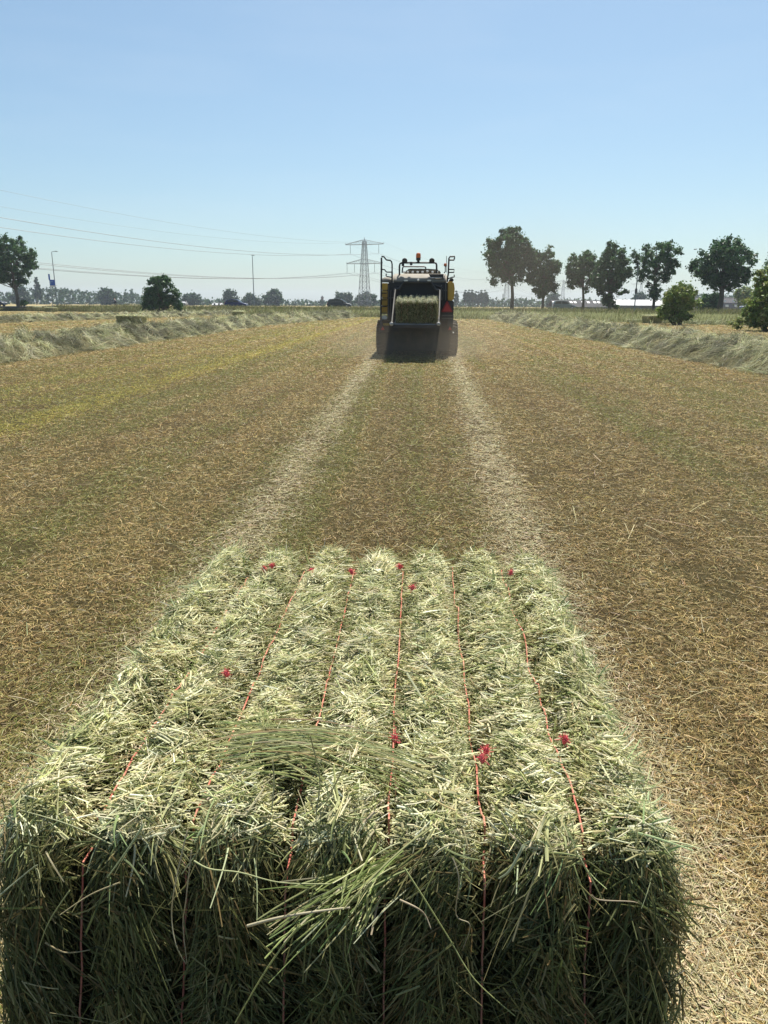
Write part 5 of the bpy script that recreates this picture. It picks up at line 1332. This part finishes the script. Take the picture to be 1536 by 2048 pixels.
# wheels with treaded tyres (tandem axle)
rW = .54
for yw in (25.1, 26.35):
    for s in (-1, 1):
        xi = X_(205, 24.55)-BX if s < 0 else X_(1270, 24.55)-BX
        xo = xi; xin = xi-s*.52
        m_ = MB((0, 0, 0)); ax_ = (s, 0, 0)
        c_ = (xin, yw-BY, rW)
        m_.lathe(c_, ax_, [(.30, .02), (rW-.10, 0), (rW-.03, .03), (rW, .09), (rW, .43), (rW-.03, .49), (rW-.10, .52), (.30, .50)], 40)
        # chevron lugs
        for k in range(26):
            for h_ in (0, 1):
                a0 = 2*math.pi*(k+.5*h_)/26; x_a, x_b = (.26, .49) if h_ else (.26, .03)
                pts = []
                for (xx, da) in ((x_a, 0), (x_b, .16)):
                    for dd in (-.04, .04):
                        a_ = a0+da+dd; pts.append((xin+s*xx, yw-BY+(rW+.018)*math.cos(a_), rW+(rW+.018)*math.sin(a_)))
                base_ = []
                for (xx, da) in ((x_a, 0), (x_b, .16)):
                    for dd in (-.05, .05):
                        a_ = a0+da+dd; base_.append((xin+s*xx, yw-BY+(rW-.03)*math.cos(a_), rW+(rW-.03)*math.sin(a_)))
                m_.add(base_+pts, [(4, 5, 7, 6), (0, 4, 6, 2), (1, 3, 7, 5), (0, 1, 5, 4), (2, 6, 7, 3)])
        ty = m_.build('wheel', M_rubber, baler)
        m_ = MB(); m_.lathe((xin, yw-BY, rW), ax_, [(.31, .44), (.29, .40), (.15, .36), (.13, .42), (.05, .44)], 20); m_.build('rim', M_rim, ty, True)
    m_ = MB(); m_.tube([(X_(300, 24.5)-BX, yw-BY, rW), (X_(1180, 24.5)-BX, yw-BY, rW)], .09, 8); m_.build('axle', M_black, baler, True)
for s in (-1, 1):
    xa = X_(222, 24.5)-BX if s < 0 else X_(1196, 24.5)-BX
    m_ = MB()
    arc = [(BY-BY+.1+.68*math.cos(t), rW+.66*math.sin(t)) for t in np.linspace(.25*math.pi, .9*math.pi, 10)]
    if s < 0:
        m_.prism([(xa+.08, y, z) for y, z in arc]+[(xa+.08, y*.97, z-.03) for y, z in arc[::-1]], (.3, 0, 0)); m_.build('mudguard', M_black, baler)
# front: pickup, drawbar, flywheel housing (seen only from the side)
m_ = MB(); m_.prism([(-.9, 4.2, .5), (-.9, 5.8, .7), (-.9, 6.2, 1.5), (-.9, 4.2, 2.3)], (1.8, 0, 0)); m_.build('front_housing', M_yellow, baler, bevel=.05)
m_ = MB(); m_.tube([(0, 5.6, 1.0), (0, 7.2, .8), (0, 8.6, .6)], [.16, .13, .1], 8); m_.build('drawbar', M_black, baler, True)
m_ = MB(); m_.tube([(-1.15, 4.4, .3), (1.15, 4.4, .3)], .22, 14); m_.build('pickup', M_dark, baler, True)
# bale sliding down the chute, front end still in the chamber
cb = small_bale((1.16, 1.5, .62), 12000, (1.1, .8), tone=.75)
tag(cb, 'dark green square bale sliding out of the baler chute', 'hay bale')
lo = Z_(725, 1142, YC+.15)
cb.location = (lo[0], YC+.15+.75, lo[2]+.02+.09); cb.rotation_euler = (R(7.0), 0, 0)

scn.render.engine = 'CYCLES'
cy = scn.cycles
cy.use_denoising = True
cy.max_bounces = 8; cy.diffuse_bounces = 3; cy.glossy_bounces = 3; cy.transmission_bounces = 4; cy.transparent_max_bounces = 8
cy.volume_bounces = 0; cy.volume_step_rate = 1.0; cy.volume_max_steps = 128
cy.sample_clamp_indirect = 8
